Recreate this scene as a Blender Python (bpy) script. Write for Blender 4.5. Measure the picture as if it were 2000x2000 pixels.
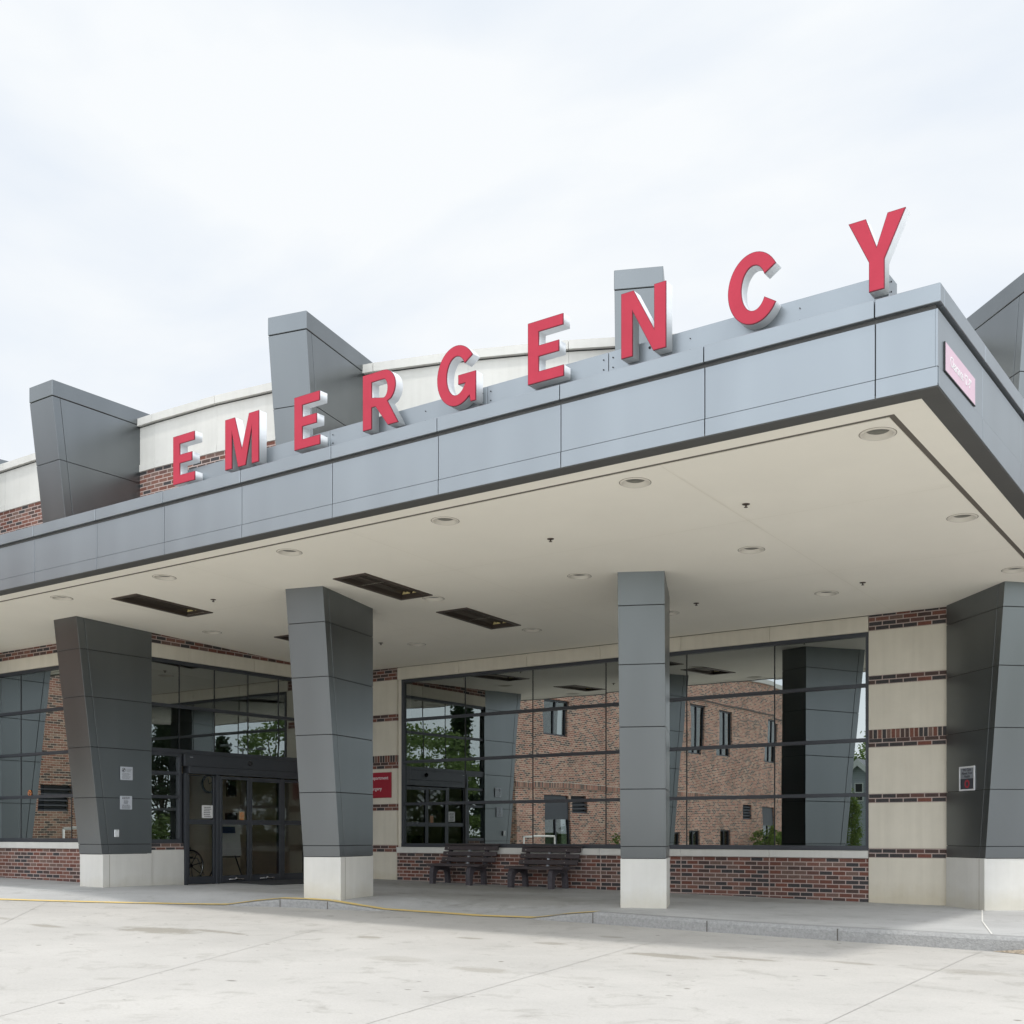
import bpy, bmesh, math, random
from mathutils import Vector, Matrix
random.seed(7)
S = bpy.context.scene
for o in list(bpy.data.objects): bpy.data.objects.remove(o)
COL = S.collection
rad = math.radians

# ---------------------------------------------------------------- camera
YAW = 35.595
cam = bpy.data.objects.new('camera', bpy.data.cameras.new('camera'))
COL.objects.link(cam); S.camera = cam
cam.location = (0, 0, 1.0)
cam.rotation_euler = (rad(90), 0, rad(YAW))
cam.data.sensor_width = 36; cam.data.lens = 40.79
cam.data.shift_x = 0.0066; cam.data.shift_y = 0.31525
cam.data.clip_start = 0.1; cam.data.clip_end = 3000

# ---------------------------------------------------------------- sun, sky, exposure
sun = bpy.data.objects.new('sun', bpy.data.lights.new('sun', 'SUN'))
COL.objects.link(sun)
sun.data.energy = 1.75; sun.data.angle = rad(4.0); sun.data.color = (1.0, 0.975, 0.935)
sun.rotation_euler = Vector((-1.27, 1.21, -4.47)).to_track_quat('-Z', 'Y').to_euler()
sun.location = (10, -10, 30)

def nlink(nt, a, b): nt.links.new(a, b)
W = bpy.data.worlds.new('World'); S.world = W; W.use_nodes = True
nt = W.node_tree; nt.nodes.clear()
wout = nt.nodes.new('ShaderNodeOutputWorld')
bg1 = nt.nodes.new('ShaderNodeBackground'); bg2 = nt.nodes.new('ShaderNodeBackground')
sky = nt.nodes.new('ShaderNodeTexSky'); sky.sky_type = 'NISHITA'; sky.sun_disc = False
sky.sun_elevation = rad(68.6); sky.sun_rotation = rad(133.6); sky.dust_density = 2.5; sky.air_density = 1.0
bg1.inputs[1].default_value = 0.13
nlink(nt, sky.outputs[0], bg1.inputs[0])
tc = nt.nodes.new('ShaderNodeTexCoord'); mp = nt.nodes.new('ShaderNodeMapping')
mp.inputs['Rotation'].default_value = (0.25, 0.35, 0.5); mp.inputs['Scale'].default_value = (1.3, 2.6, 4.6)
nz = nt.nodes.new('ShaderNodeTexNoise'); nz.inputs['Scale'].default_value = 1.15; nz.inputs['Detail'].default_value = 6; nz.inputs['Roughness'].default_value = 0.5; nz.inputs['Distortion'].default_value = 0.5
rp = nt.nodes.new('ShaderNodeValToRGB')
rp.color_ramp.elements[0].position = 0.34; rp.color_ramp.elements[0].color = (0.90,)*3 + (1,)
rp.color_ramp.elements[1].position = 0.60; rp.color_ramp.elements[1].color = (1.0,)*3 + (1,)
nlink(nt, tc.outputs['Generated'], mp.inputs[0]); nlink(nt, mp.outputs[0], nz.inputs['Vector']); nlink(nt, nz.outputs[0], rp.inputs[0])
bg2.inputs[0].default_value = (0.930, 0.968, 1.0, 1); bg2.inputs[1].default_value = 0.99
mx = nt.nodes.new('ShaderNodeMixShader')
# extra sky glow added behind the camera to light facade and under-canopy
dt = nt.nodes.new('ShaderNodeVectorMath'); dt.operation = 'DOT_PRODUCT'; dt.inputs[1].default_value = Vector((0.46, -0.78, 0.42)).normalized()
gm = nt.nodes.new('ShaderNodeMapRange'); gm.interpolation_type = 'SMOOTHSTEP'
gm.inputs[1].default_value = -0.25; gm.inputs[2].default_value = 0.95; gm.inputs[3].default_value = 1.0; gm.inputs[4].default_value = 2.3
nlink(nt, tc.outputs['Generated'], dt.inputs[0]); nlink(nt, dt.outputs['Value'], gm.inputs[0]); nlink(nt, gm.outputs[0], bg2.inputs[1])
rc = nt.nodes.new('ShaderNodeValToRGB'); rc.color_ramp.elements[0].position = 0.40; rc.color_ramp.elements[0].color = (0.86, 0.922, 1.0, 1)
rc.color_ramp.elements[1].position = 0.60; rc.color_ramp.elements[1].color = (0.945, 0.975, 1.0, 1)
nlink(nt, nz.outputs[0], rc.inputs[0]); nlink(nt, rc.outputs[0], bg2.inputs[0])
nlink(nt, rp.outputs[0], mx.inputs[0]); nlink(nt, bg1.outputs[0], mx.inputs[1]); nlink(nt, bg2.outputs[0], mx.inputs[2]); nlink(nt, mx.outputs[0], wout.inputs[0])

S.view_settings.view_transform = 'Standard'; S.view_settings.look = 'None'
S.view_settings.exposure = 0.0; S.view_settings.gamma = 1.0
S.render.engine = 'CYCLES'
try:
    S.cycles.max_bounces = 10; S.cycles.glossy_bounces = 6; S.cycles.transparent_max_bounces = 12
except Exception: pass

# ---------------------------------------------------------------- materials
def newmat(name):
    m = bpy.data.materials.new(name); m.use_nodes = True
    nt = m.node_tree; b = nt.nodes['Principled BSDF']
    return m, nt, b
def N(nt, t, **kw):
    n = nt.nodes.new(t)
    for k, v in kw.items():
        if k in n.inputs: n.inputs[k].default_value = v
        else: setattr(n, k, v)
    return n
def rgba(c): return (c[0], c[1], c[2], 1)

def plain(name, col, rough=0.6, metal=0.0, var=0.12, scale=3.0, bump=0.0, bscale=60, streak=0.0, spec=0.5):
    """base colour with soft mottling, optional vertical streaks and bump"""
    m, nt, b = newmat(name)
    b.inputs['Roughness'].default_value = rough; b.inputs['Metallic'].default_value = metal
    b.inputs['Specular IOR Level'].default_value = spec
    tc = N(nt, 'ShaderNodeTexCoord')
    nz = N(nt, 'ShaderNodeTexNoise', Scale=scale, Detail=8, Roughness=0.65)
    nt.links.new(tc.outputs['Object'], nz.inputs['Vector'])
    rp = N(nt, 'ShaderNodeValToRGB')
    rp.color_ramp.elements[0].position = 0.3; rp.color_ramp.elements[1].position = 0.7
    rp.color_ramp.elements[0].color = rgba([c*(1-var) for c in col]); rp.color_ramp.elements[1].color = rgba([min(1, c*(1+var)) for c in col])
    nt.links.new(nz.outputs[0], rp.inputs[0])
    out = rp.outputs[0]
    if streak:
        mp = N(nt, 'ShaderNodeMapping'); mp.inputs['Scale'].default_value = (9, 9, 0.6)
        n2 = N(nt, 'ShaderNodeTexNoise', Scale=1.0, Detail=5, Roughness=0.6)
        nt.links.new(tc.outputs['Object'], mp.inputs[0]); nt.links.new(mp.outputs[0], n2.inputs['Vector'])
        r2 = N(nt, 'ShaderNodeValToRGB'); r2.color_ramp.elements[0].position = 0.35; r2.color_ramp.elements[1].position = 0.6
        r2.color_ramp.elements[0].color = (1-streak, 1-streak, 1-streak*1.1, 1); r2.color_ramp.elements[1].color = (1, 1, 1, 1)
        nt.links.new(n2.outputs[0], r2.inputs[0])
        mm = N(nt, 'ShaderNodeMixRGB', blend_type='MULTIPLY'); mm.inputs[0].default_value = 1
        nt.links.new(out, mm.inputs[1]); nt.links.new(r2.outputs[0], mm.inputs[2]); out = mm.outputs[0]
    nt.links.new(out, b.inputs['Base Color'])
    if bump:
        n3 = N(nt, 'ShaderNodeTexNoise', Scale=bscale, Detail=4)
        nt.links.new(tc.outputs['Object'], n3.inputs['Vector'])
        bp = N(nt, 'ShaderNodeBump', Strength=bump, Distance=0.01)
        nt.links.new(n3.outputs[0], bp.inputs['Height']); nt.links.new(bp.outputs[0], b.inputs['Normal'])
    return m

def brick(name, stops, mortar, bw=0.193, rh=0.063, ms=0.0075, swap=False, bump=0.5):
    m, nt, b = newmat(name)
    b.inputs['Roughness'].default_value = 0.9; b.inputs['Specular IOR Level'].default_value = 0.2
    uv = N(nt, 'ShaderNodeUVMap', uv_map='UVMap')
    vec = uv.outputs[0]
    if swap:
        sp = N(nt, 'ShaderNodeSeparateXYZ'); cb = N(nt, 'ShaderNodeCombineXYZ')
        nt.links.new(vec, sp.inputs[0]); nt.links.new(sp.outputs[0], cb.inputs[1]); nt.links.new(sp.outputs[1], cb.inputs[0]); vec = cb.outputs[0]
    # slight irregularity of the joints
    nz = N(nt, 'ShaderNodeTexNoise', Scale=7.0, Detail=2)
    nt.links.new(vec, nz.inputs['Vector'])
    sb = N(nt, 'ShaderNodeVectorMath', operation='SUBTRACT'); sb.inputs[1].default_value = (0.5, 0.5, 0.5)
    sc = N(nt, 'ShaderNodeVectorMath', operation='SCALE'); sc.inputs['Scale'].default_value = 0.006
    ad = N(nt, 'ShaderNodeVectorMath', operation='ADD')
    nt.links.new(nz.outputs['Color'], sb.inputs[0]); nt.links.new(sb.outputs[0], sc.inputs[0]); nt.links.new(vec, ad.inputs[0]); nt.links.new(sc.outputs[0], ad.inputs[1])
    br = N(nt, 'ShaderNodeTexBrick', Scale=1.0)
    br.inputs['Color1'].default_value = (0, 0, 0, 1); br.inputs['Color2'].default_value = (1, 1, 1, 1)
    br.inputs['Mortar'].default_value = (0.5, 0.5, 0.5, 1); br.inputs['Mortar Size'].default_value = ms; br.inputs['Mortar Smooth'].default_value = 0.15
    br.inputs['Brick Width'].default_value = bw; br.inputs['Row Height'].default_value = rh
    br.offset = 0.0 if swap else 0.5
    nt.links.new(ad.outputs[0], br.inputs['Vector'])
    rp = N(nt, 'ShaderNodeValToRGB'); e = rp.color_ramp; e.interpolation = 'CONSTANT'
    e.elements[0].position = 0; e.elements[0].color = rgba(stops[0][1])
    e.elements[1].position = stops[1][0]; e.elements[1].color = rgba(stops[1][1])
    for p, c in stops[2:]:
        q = e.elements.new(p); q.color = rgba(c)
    nt.links.new(br.outputs['Color'], rp.inputs[0])
    # fine mottling on each brick
    n2 = N(nt, 'ShaderNodeTexNoise', Scale=45.0, Detail=5, Roughness=0.7)
    nt.links.new(vec, n2.inputs['Vector'])
    r2 = N(nt, 'ShaderNodeValToRGB'); r2.color_ramp.elements[0].position = 0.3; r2.color_ramp.elements[1].position = 0.7
    r2.color_ramp.elements[0].color = (0.72, 0.72, 0.72, 1); r2.color_ramp.elements[1].color = (1.25, 1.2, 1.2, 1)
    nt.links.new(n2.outputs[0], r2.inputs[0])
    mm = N(nt, 'ShaderNodeMixRGB', blend_type='MULTIPLY'); mm.inputs[0].default_value = 1
    nt.links.new(rp.outputs[0], mm.inputs[1]); nt.links.new(r2.outputs[0], mm.inputs[2])
    mt = N(nt, 'ShaderNodeMixRGB', blend_type='MULTIPLY'); mt.inputs[0].default_value = 0.5
    mt.inputs[1].default_value = rgba(mortar); nt.links.new(r2.outputs[0], mt.inputs[2])
    mo = N(nt, 'ShaderNodeMixRGB'); nt.links.new(br.outputs['Fac'], mo.inputs[0]); nt.links.new(mm.outputs[0], mo.inputs[1]); nt.links.new(mt.outputs[0], mo.inputs[2])
    n4 = N(nt, 'ShaderNodeTexNoise', Scale=0.8, Detail=4); nt.links.new(vec, n4.inputs['Vector'])
    r4 = N(nt, 'ShaderNodeValToRGB'); r4.color_ramp.elements[0].position = 0.35; r4.color_ramp.elements[1].position = 0.65
    r4.color_ramp.elements[0].color = (0.85, 0.85, 0.85, 1); r4.color_ramp.elements[1].color = (1.1, 1.1, 1.1, 1)
    nt.links.new(n4.outputs[0], r4.inputs[0])
    m5 = N(nt, 'ShaderNodeMixRGB', blend_type='MULTIPLY'); m5.inputs[0].default_value = 1
    nt.links.new(mo.outputs[0], m5.inputs[1]); nt.links.new(r4.outputs[0], m5.inputs[2])
    nt.links.new(m5.outputs[0], b.inputs['Base Color'])
    bp = N(nt, 'ShaderNodeBump', Strength=bump, Distance=0.004); bp.invert = True
    nt.links.new(br.outputs['Fac'], bp.inputs['Height']); nt.links.new(bp.outputs[0], b.inputs['Normal'])
    return m
BST = [(0, (0.066, 0.064, 0.066)), (0.22, (0.095, 0.068, 0.062)), (0.34, (0.175, 0.080, 0.062)), (0.48, (0.205, 0.092, 0.070)),
       (0.56, (0.155, 0.088, 0.076)), (0.64, (0.215, 0.112, 0.088)), (0.80, (0.185, 0.125, 0.105))]
M = {}
M['brick'] = brick('red_brick', BST, (0.47, 0.385, 0.35))
M['soldier'] = brick('soldier_brick', BST, (0.46, 0.38, 0.33), bw=0.30, swap=True)
WST = [(0, (0.15, 0.12, 0.11)), (0.24, (0.30, 0.17, 0.13)), (0.38, (0.42, 0.215, 0.16)), (0.52, (0.47, 0.27, 0.20)), (0.64, (0.49, 0.33, 0.25)), (0.76, (0.42, 0.20, 0.15))]
M['wingbrick'] = brick('orange_brick', WST, (0.74, 0.62, 0.50), bw=0.215, rh=0.076, ms=0.0085)
M['wingsoldier'] = brick('orange_soldier_brick', WST, (0.45, 0.38, 0.31), bw=0.30, rh=0.08, swap=True)
M['stone'] = plain('cream_limestone', (0.68, 0.635, 0.54), 0.85, var=0.05, scale=1.6, bump=0.25, bscale=90, streak=0.05)
M['palestone'] = plain('pale_limestone', (0.65, 0.64, 0.605), 0.85, var=0.045, scale=1.8, bump=0.2, bscale=90, streak=0.045)
def add_splash(m):
    nt = m.node_tree; b = nt.nodes['Principled BSDF']; src = b.inputs['Base Color'].links[0].from_socket
    gg = N(nt, 'ShaderNodeNewGeometry'); sp = N(nt, 'ShaderNodeSeparateXYZ'); nt.links.new(gg.outputs['Position'], sp.inputs[0])
    nz = N(nt, 'ShaderNodeTexNoise', Scale=4.0, Detail=6, Roughness=0.65); nt.links.new(gg.outputs['Position'], nz.inputs['Vector'])
    ma = N(nt, 'ShaderNodeMath', operation='MULTIPLY_ADD'); nt.links.new(nz.outputs[0], ma.inputs[0]); ma.inputs[1].default_value = -0.35; nt.links.new(sp.outputs[2], ma.inputs[2])
    mr = N(nt, 'ShaderNodeMapRange'); mr.inputs[1].default_value = -0.06; mr.inputs[2].default_value = 0.16; mr.inputs[3].default_value = 0.75; mr.inputs[4].default_value = 0.0
    nt.links.new(ma.outputs[0], mr.inputs[0])
    mm = N(nt, 'ShaderNodeMixRGB', blend_type='MULTIPLY'); nt.links.new(mr.outputs[0], mm.inputs[0]); nt.links.new(src, mm.inputs[1]); mm.inputs[2].default_value = (0.86, 0.83, 0.75, 1)
    nt.links.new(mm.outputs[0], b.inputs['Base Color'])
add_splash(M['stone']); add_splash(M['palestone'])
M['stonegap'] = plain('stone_joint', (0.25, 0.22, 0.18), 0.9)
M['control'] = plain('control_joint', (0.42, 0.33, 0.29), 0.8)
def metal(name, col, rough, metal_, var=0.05, bumpy=True):
    m, nt, b = newmat(name)
    tc = N(nt, 'ShaderNodeTexCoord'); nz = N(nt, 'ShaderNodeTexNoise', Scale=0.9, Detail=1.5, Roughness=0.4)
    mp = N(nt, 'ShaderNodeMapping'); mp.inputs['Scale'].default_value = (2.5, 2.5, 0.4)
    nt.links.new(tc.outputs['Object'], mp.inputs[0]); nt.links.new(mp.outputs[0], nz.inputs['Vector'])
    rp = N(nt, 'ShaderNodeValToRGB'); rp.color_ramp.elements[0].position = 0.3; rp.color_ramp.elements[1].position = 0.7
    rp.color_ramp.elements[0].color = rgba([c*(1-var) for c in col]); rp.color_ramp.elements[1].color = rgba([c*(1+var) for c in col])
    nt.links.new(nz.outputs[0], rp.inputs[0]); nt.links.new(rp.outputs[0], b.inputs['Base Color'])
    mr = N(nt, 'ShaderNodeMapRange'); mr.inputs[3].default_value = rough-0.02; mr.inputs[4].default_value = rough+0.03
    nt.links.new(nz.outputs[0], mr.inputs[0]); nt.links.new(mr.outputs[0], b.inputs['Roughness'])
    b.inputs['Metallic'].default_value = metal_
    if not bumpy: return m
    n2 = N(nt, 'ShaderNodeTexNoise', Scale=1.7, Detail=1); nt.links.new(tc.outputs['Object'], n2.inputs['Vector'])
    bp = N(nt, 'ShaderNodeBump', Strength=0.08, Distance=0.02); nt.links.new(n2.outputs[0], bp.inputs['Height']); nt.links.new(bp.outputs[0], b.inputs['Normal'])
    return m
M['acm'] = metal('grey_metal_panel', (0.295, 0.325, 0.350), 0.38, 0.82)
M['cladding'] = metal('column_metal_panel', (0.198, 0.214, 0.224), 0.30, 0.92, bumpy=False)
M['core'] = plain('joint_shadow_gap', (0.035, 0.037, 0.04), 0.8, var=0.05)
M['alum'] = plain('dark_aluminium_frame', (0.062, 0.067, 0.078), 0.42, 0.35, var=0.06)
M['mull'] = plain('black_silicone', (0.02, 0.021, 0.024), 0.6)
M['drip'] = plain('dark_drip_edge', (0.085, 0.085, 0.08), 0.6, 0.1, var=0.06)
M['soffit'] = plain('cream_soffit', (0.88, 0.84, 0.74), 0.8, var=0.03, scale=0.5, bump=0.05, bscale=40)
M['soffitgroove'] = plain('soffit_reveal', (0.13, 0.115, 0.095), 0.8, var=0.05)
M['seam'] = plain('soffit_seam', (0.775, 0.735, 0.64), 0.8, var=0.02)
M['roof'] = plain('grey_roof_membrane', (0.4, 0.4, 0.39), 0.9)
M['white'] = plain('white_letter_return', (0.66, 0.68, 0.70), 0.35, var=0.03)
M['red'] = plain('red_acrylic_face', (0.46, 0.045, 0.074), 0.55, var=0.07, scale=3, spec=0.15)
M['redtrim'] = plain('dark_red_trim', (0.20, 0.012, 0.03), 0.5)
M['signred'] = plain('crimson_sign', (0.33, 0.018, 0.035), 0.5, var=0.03)
M['signpink'] = plain('faded_pink_sign', (0.66, 0.47, 0.555), 0.5, var=0.04, scale=4)
M['signwhite'] = plain('white_sign_lettering', (0.8, 0.8, 0.8), 0.5, var=0.02)
M['paper'] = plain('white_paper', (0.50, 0.53, 0.58), 0.5, var=0.03)
M['ink'] = plain('dark_ink', (0.04, 0.045, 0.06), 0.6)
M['greyink'] = plain('grey_ink', (0.22, 0.24, 0.27), 0.6)
M['blueink'] = plain('navy_ink', (0.02, 0.04, 0.16), 0.6)
M['orange'] = plain('orange_sticker', (0.62, 0.20, 0.05), 0.6)
M['tan'] = plain('tan_sticker', (0.5, 0.36, 0.22), 0.6)
M['bench'] = plain('brown_recycled_plastic', (0.058, 0.047, 0.050), 0.62, var=0.22, scale=14, bump=0.35, bscale=50)
M['benchleg'] = plain('dark_cast_plastic', (0.075, 0.068, 0.078), 0.7, var=0.25, scale=30, bump=0.4, bscale=120)
M['bolt'] = plain('steel_bolt', (0.55, 0.55, 0.5), 0.3, 0.8)
M['lens'] = plain('smoked_lens', (0.13, 0.13, 0.11), 0.35, var=0.1)
M['trim'] = plain('cream_trim', (0.70, 0.66, 0.58), 0.5, var=0.02)
M['bronze'] = plain('dark_bronze', (0.105, 0.083, 0.068), 0.5, 0.4, var=0.1)
M['reflector'] = plain('heater_reflector', (0.13, 0.11, 0.09), 0.35, 0.8, var=0.1)
M['ceramic'] = plain('yellow_ceramic', (0.75, 0.62, 0.30), 0.6, var=0.1)
M['black'] = plain('black_rubber', (0.018, 0.018, 0.02), 0.8)
M['mat'] = plain('charcoal_mat', (0.045, 0.047, 0.05), 0.95, bump=0.5, bscale=200)
M['chrome'] = plain('chrome', (0.7, 0.7, 0.72), 0.2, 1.0, var=0.02)
M['intwall'] = plain('interior_plaster', (0.62, 0.54, 0.42), 0.8, var=0.04)
M['intfloor'] = plain('interior_floor', (0.42, 0.39, 0.36), 0.4, var=0.06)
M['dial'] = plain('yellowed_dial', (0.80, 0.64, 0.36), 0.5)
M['wood'] = plain('dark_wood', (0.10, 0.05, 0.03), 0.5)
M['rail'] = plain('white_painted_pipe', (0.78, 0.77, 0.72), 0.4)
M['siding'] = plain('grey_blue_siding', (0.42, 0.46, 0.52), 0.7, var=0.05)
M['shingle'] = plain('grey_shingle', (0.24, 0.25, 0.27), 0.9, var=0.2, scale=8)
M['wtrim'] = plain('white_house_trim', (0.75, 0.76, 0.78), 0.5)
M['bark'] = plain('bark', (0.09, 0.07, 0.055), 0.9, var=0.3, scale=12, bump=0.5, bscale=30)
M['galv'] = plain('grey_pole_paint', (0.25, 0.26, 0.27), 0.5, 0.4)
M['grass'] = plain('lawn_grass', (0.07, 0.12, 0.035), 0.9, var=0.35, scale=2, bump=0.5, bscale=60)

def leafmat(name, a, b_):
    m, nt, b = newmat(name)
    oi = N(nt, 'ShaderNodeNewGeometry'); rp = N(nt, 'ShaderNodeValToRGB')
    rp.color_ramp.elements[0].color = rgba(a); rp.color_ramp.elements[1].color = rgba(b_)
    nt.links.new(oi.outputs['Random Per Island'], rp.inputs[0]); nt.links.new(rp.outputs[0], b.inputs['Base Color'])
    b.inputs['Roughness'].default_value = 0.6
    tr = N(nt, 'ShaderNodeBsdfTranslucent'); nt.links.new(rp.outputs[0], tr.inputs[0])
    mx = N(nt, 'ShaderNodeMixShader'); mx.inputs[0].default_value = 0.3
    o = nt.nodes['Material Output']; nt.links.new(b.outputs[0], mx.inputs[1]); nt.links.new(tr.outputs[0], mx.inputs[2]); nt.links.new(mx.outputs[0], o.inputs[0])
    return m
M['leaf'] = leafmat('broad_leaf', (0.13, 0.22, 0.06), (0.38, 0.48, 0.18))
M['needle'] = leafmat('needle_leaf', (0.03, 0.06, 0.035), (0.10, 0.15, 0.07))
M['shrubleaf'] = leafmat('shrub_leaf', (0.08, 0.14, 0.03), (0.24, 0.33, 0.09))

def glass(name, refl, tint, wav):
    """coated glazing: mirror coating over dark tinted, slightly wavy glass"""
    m, nt, b = newmat(name); nt.nodes.remove(b)
    g = N(nt, 'ShaderNodeBsdfGlossy', Roughness=0.0); g.inputs['Color'].default_value = (0.90, 0.955, 0.945, 1)
    t = N(nt, 'ShaderNodeBsdfTransparent'); t.inputs[0].default_value = rgba(tint)
    fr = N(nt, 'ShaderNodeFresnel', IOR=1.5)
    mr = N(nt, 'ShaderNodeMapRange'); mr.inputs[1].default_value = 0.0; mr.inputs[2].default_value = 1.0; mr.inputs[3].default_value = refl; mr.inputs[4].default_value = 1.0
    nt.links.new(fr.outputs[0], mr.inputs[0])
    mx = N(nt, 'ShaderNodeMixShader'); nt.links.new(mr.outputs[0], mx.inputs[0]); nt.links.new(t.outputs[0], mx.inputs[1]); nt.links.new(g.outputs[0], mx.inputs[2])
    tc = N(nt, 'ShaderNodeTexCoord'); nz = N(nt, 'ShaderNodeTexNoise', Scale=1.1, Detail=1.0)
    nt.links.new(tc.outputs['Object'], nz.inputs['Vector'])
    bp = N(nt, 'ShaderNodeBump', Strength=wav, Distance=0.01); nt.links.new(nz.outputs[0], bp.inputs['Height']); nt.links.new(bp.outputs[0], g.inputs['Normal'])
    nt.links.new(mx.outputs[0], nt.nodes['Material Output'].inputs[0])
    return m
M['glass'] = glass('coated_window_glass', 0.36, (0.16, 0.18, 0.18), 0.09)
M['transomglass'] = glass('coated_transom_glass', 0.55, (0.75, 0.78, 0.76), 0.12)
M['wingglass'] = glass('plain_window_glass', 0.10, (0.3, 0.33, 0.33), 0.05)
M['doorglass'] = glass('door_glass', 0.03, (0.86, 0.88, 0.86), 0.08)

# concrete driveway with oil stains, fine specks and cloudy wear
def concrete(name, col, stains_shade=(), var=0.05, speck=True, spots=0.0):
    m, nt, b = newmat(name)
    b.inputs['Roughness'].default_value = 0.88; b.inputs['Specular IOR Level'].default_value = 0.25
    tc = N(nt, 'ShaderNodeTexCoord')
    n1 = N(nt, 'ShaderNodeTexNoise', Scale=0.7, Detail=9, Roughness=0.62); nt.links.new(tc.outputs['Object'], n1.inputs['Vector'])
    r1 = N(nt, 'ShaderNodeValToRGB'); r1.color_ramp.elements[0].position = 0.3; r1.color_ramp.elements[1].position = 0.68
    r1.color_ramp.elements[0].color = rgba([c*(1-var*1.5) for c in col]); r1.color_ramp.elements[1].color = rgba([c*(1+var) for c in col])
    nt.links.new(n1.outputs[0], r1.inputs[0]); out = r1.outputs[0]
    def mul(out, fac, colr):
        mm = N(nt, 'ShaderNodeMixRGB', blend_type='MULTIPLY'); nt.links.new(fac, mm.inputs[0]); nt.links.new(out, mm.inputs[1]); mm.inputs[2].default_value = rgba(colr); return mm.outputs[0]
    n2 = N(nt, 'ShaderNodeTexNoise', Scale=55.0, Detail=6, Roughness=0.8); nt.links.new(tc.outputs['Object'], n2.inputs['Vector'])
    r2 = N(nt, 'ShaderNodeValToRGB'); r2.color_ramp.elements[0].position = 0.30; r2.color_ramp.elements[0].color = (1, 1, 1, 1); r2.color_ramp.elements[1].position = 0.55; r2.color_ramp.elements[1].color = (0, 0, 0, 1)
    nt.links.new(n2.outputs[0], r2.inputs[0]); out = mul(out, r2.outputs[0], (0.86, 0.855, 0.85))
    if speck:
        vo = N(nt, 'ShaderNodeTexVoronoi', Scale=1.6); nt.links.new(tc.outputs['Object'], vo.inputs['Vector'])
        rv = N(nt, 'ShaderNodeValToRGB'); rv.color_ramp.elements[0].position = 0.030; rv.color_ramp.elements[0].color = (1, 1, 1, 1); rv.color_ramp.elements[1].position = 0.048; rv.color_ramp.elements[1].color = (0, 0, 0, 1)
        nt.links.new(vo.outputs['Distance'], rv.inputs[0]); out = mul(out, rv.outputs[0], (0.50, 0.48, 0.45))
        for sc_, p0, p1, kk in ((4.3, 0.05, 0.10, 0.66), (0.9, 0.04, 0.065, 0.5), (2.2, 0.05, 0.08, 0.55)):
            mp2 = N(nt, 'ShaderNodeMapping'); mp2.inputs['Location'].default_value = (sc_, 2.3, 0); mp2.inputs['Scale'].default_value = (1, 1.6, 1); nt.links.new(tc.outputs['Object'], mp2.inputs[0])
            v3 = N(nt, 'ShaderNodeTexVoronoi', Scale=sc_); nt.links.new(mp2.outputs[0], v3.inputs['Vector'])
            r5 = N(nt, 'ShaderNodeValToRGB'); r5.color_ramp.elements[0].position = p0; r5.color_ramp.elements[0].color = (1, 1, 1, 1); r5.color_ramp.elements[1].position = p1; r5.color_ramp.elements[1].color = (0, 0, 0, 1)
            nt.links.new(v3.outputs['Distance'], r5.inputs[0])
            n9 = N(nt, 'ShaderNodeTexNoise', Scale=0.9, Detail=3); nt.links.new(mp2.outputs[0], n9.inputs['Vector'])
            r9 = N(nt, 'ShaderNodeValToRGB'); r9.color_ramp.elements[0].position = 0.45; r9.color_ramp.elements[1].position = 0.55; nt.links.new(n9.outputs[0], r9.inputs[0])
            m9 = N(nt, 'ShaderNodeMath', operation='MULTIPLY'); nt.links.new(r5.outputs[0], m9.inputs[0]); nt.links.new(r9.outputs[0], m9.inputs[1])
            out = mul(out, m9.outputs[0], (kk, kk*0.98, kk*0.95))
    if spots:
        v2 = N(nt, 'ShaderNodeTexNoise', Scale=2.6, Detail=7, Roughness=0.7, Distortion=0.6); nt.links.new(tc.outputs['Object'], v2.inputs['Vector'])
        r3 = N(nt, 'ShaderNodeValToRGB'); r3.color_ramp.elements[0].position = 0.54; r3.color_ramp.elements[0].color = (0, 0, 0, 1); r3.color_ramp.elements[1].position = 0.70; r3.color_ramp.elements[1].color = (spots,)*3 + (1,)
        nt.links.new(v2.outputs[0], r3.inputs[0]); out = mul(out, r3.outputs[0], (0.62, 0.61, 0.58))
    for (x, y, rx, ry, k) in stains_shade:
        mp = N(nt, 'ShaderNodeMapping', vector_type='POINT')
        mp.inputs['Location'].default_value = (-x/rx, -y/ry, 0); mp.inputs['Scale'].default_value = (1/rx, 1/ry, 0)
        nt.links.new(tc.outputs['Object'], mp.inputs[0])
        ln = N(nt, 'ShaderNodeVectorMath', operation='LENGTH'); nt.links.new(mp.outputs[0], ln.inputs[0])
        nn = N(nt, 'ShaderNodeTexNoise', Scale=4.5, Detail=7, Roughness=0.65); nt.links.new(tc.outputs['Object'], nn.inputs['Vector'])
        ma = N(nt, 'ShaderNodeMath', operation='MULTIPLY_ADD'); nt.links.new(nn.outputs[0], ma.inputs[0]); ma.inputs[1].default_value = 1.6; nt.links.new(ln.outputs['Value'], ma.inputs[2])
        mr = N(nt, 'ShaderNodeMapRange'); mr.inputs[1].default_value = 1.45; mr.inputs[2].default_value = 1.85; mr.inputs[3].default_value = k; mr.inputs[4].default_value = 0.0
        nt.links.new(ma.outputs[0], mr.inputs[0]); out = mul(out, mr.outputs[0], (0.66, 0.64, 0.59))
    nt.links.new(out, b.inputs['Base Color'])
    bp = N(nt, 'ShaderNodeBump', Strength=0.25, Distance=0.005); nt.links.new(n2.outputs[0], bp.inputs['Height']); nt.links.new(bp.outputs[0], b.inputs['Normal'])
    return m
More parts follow.
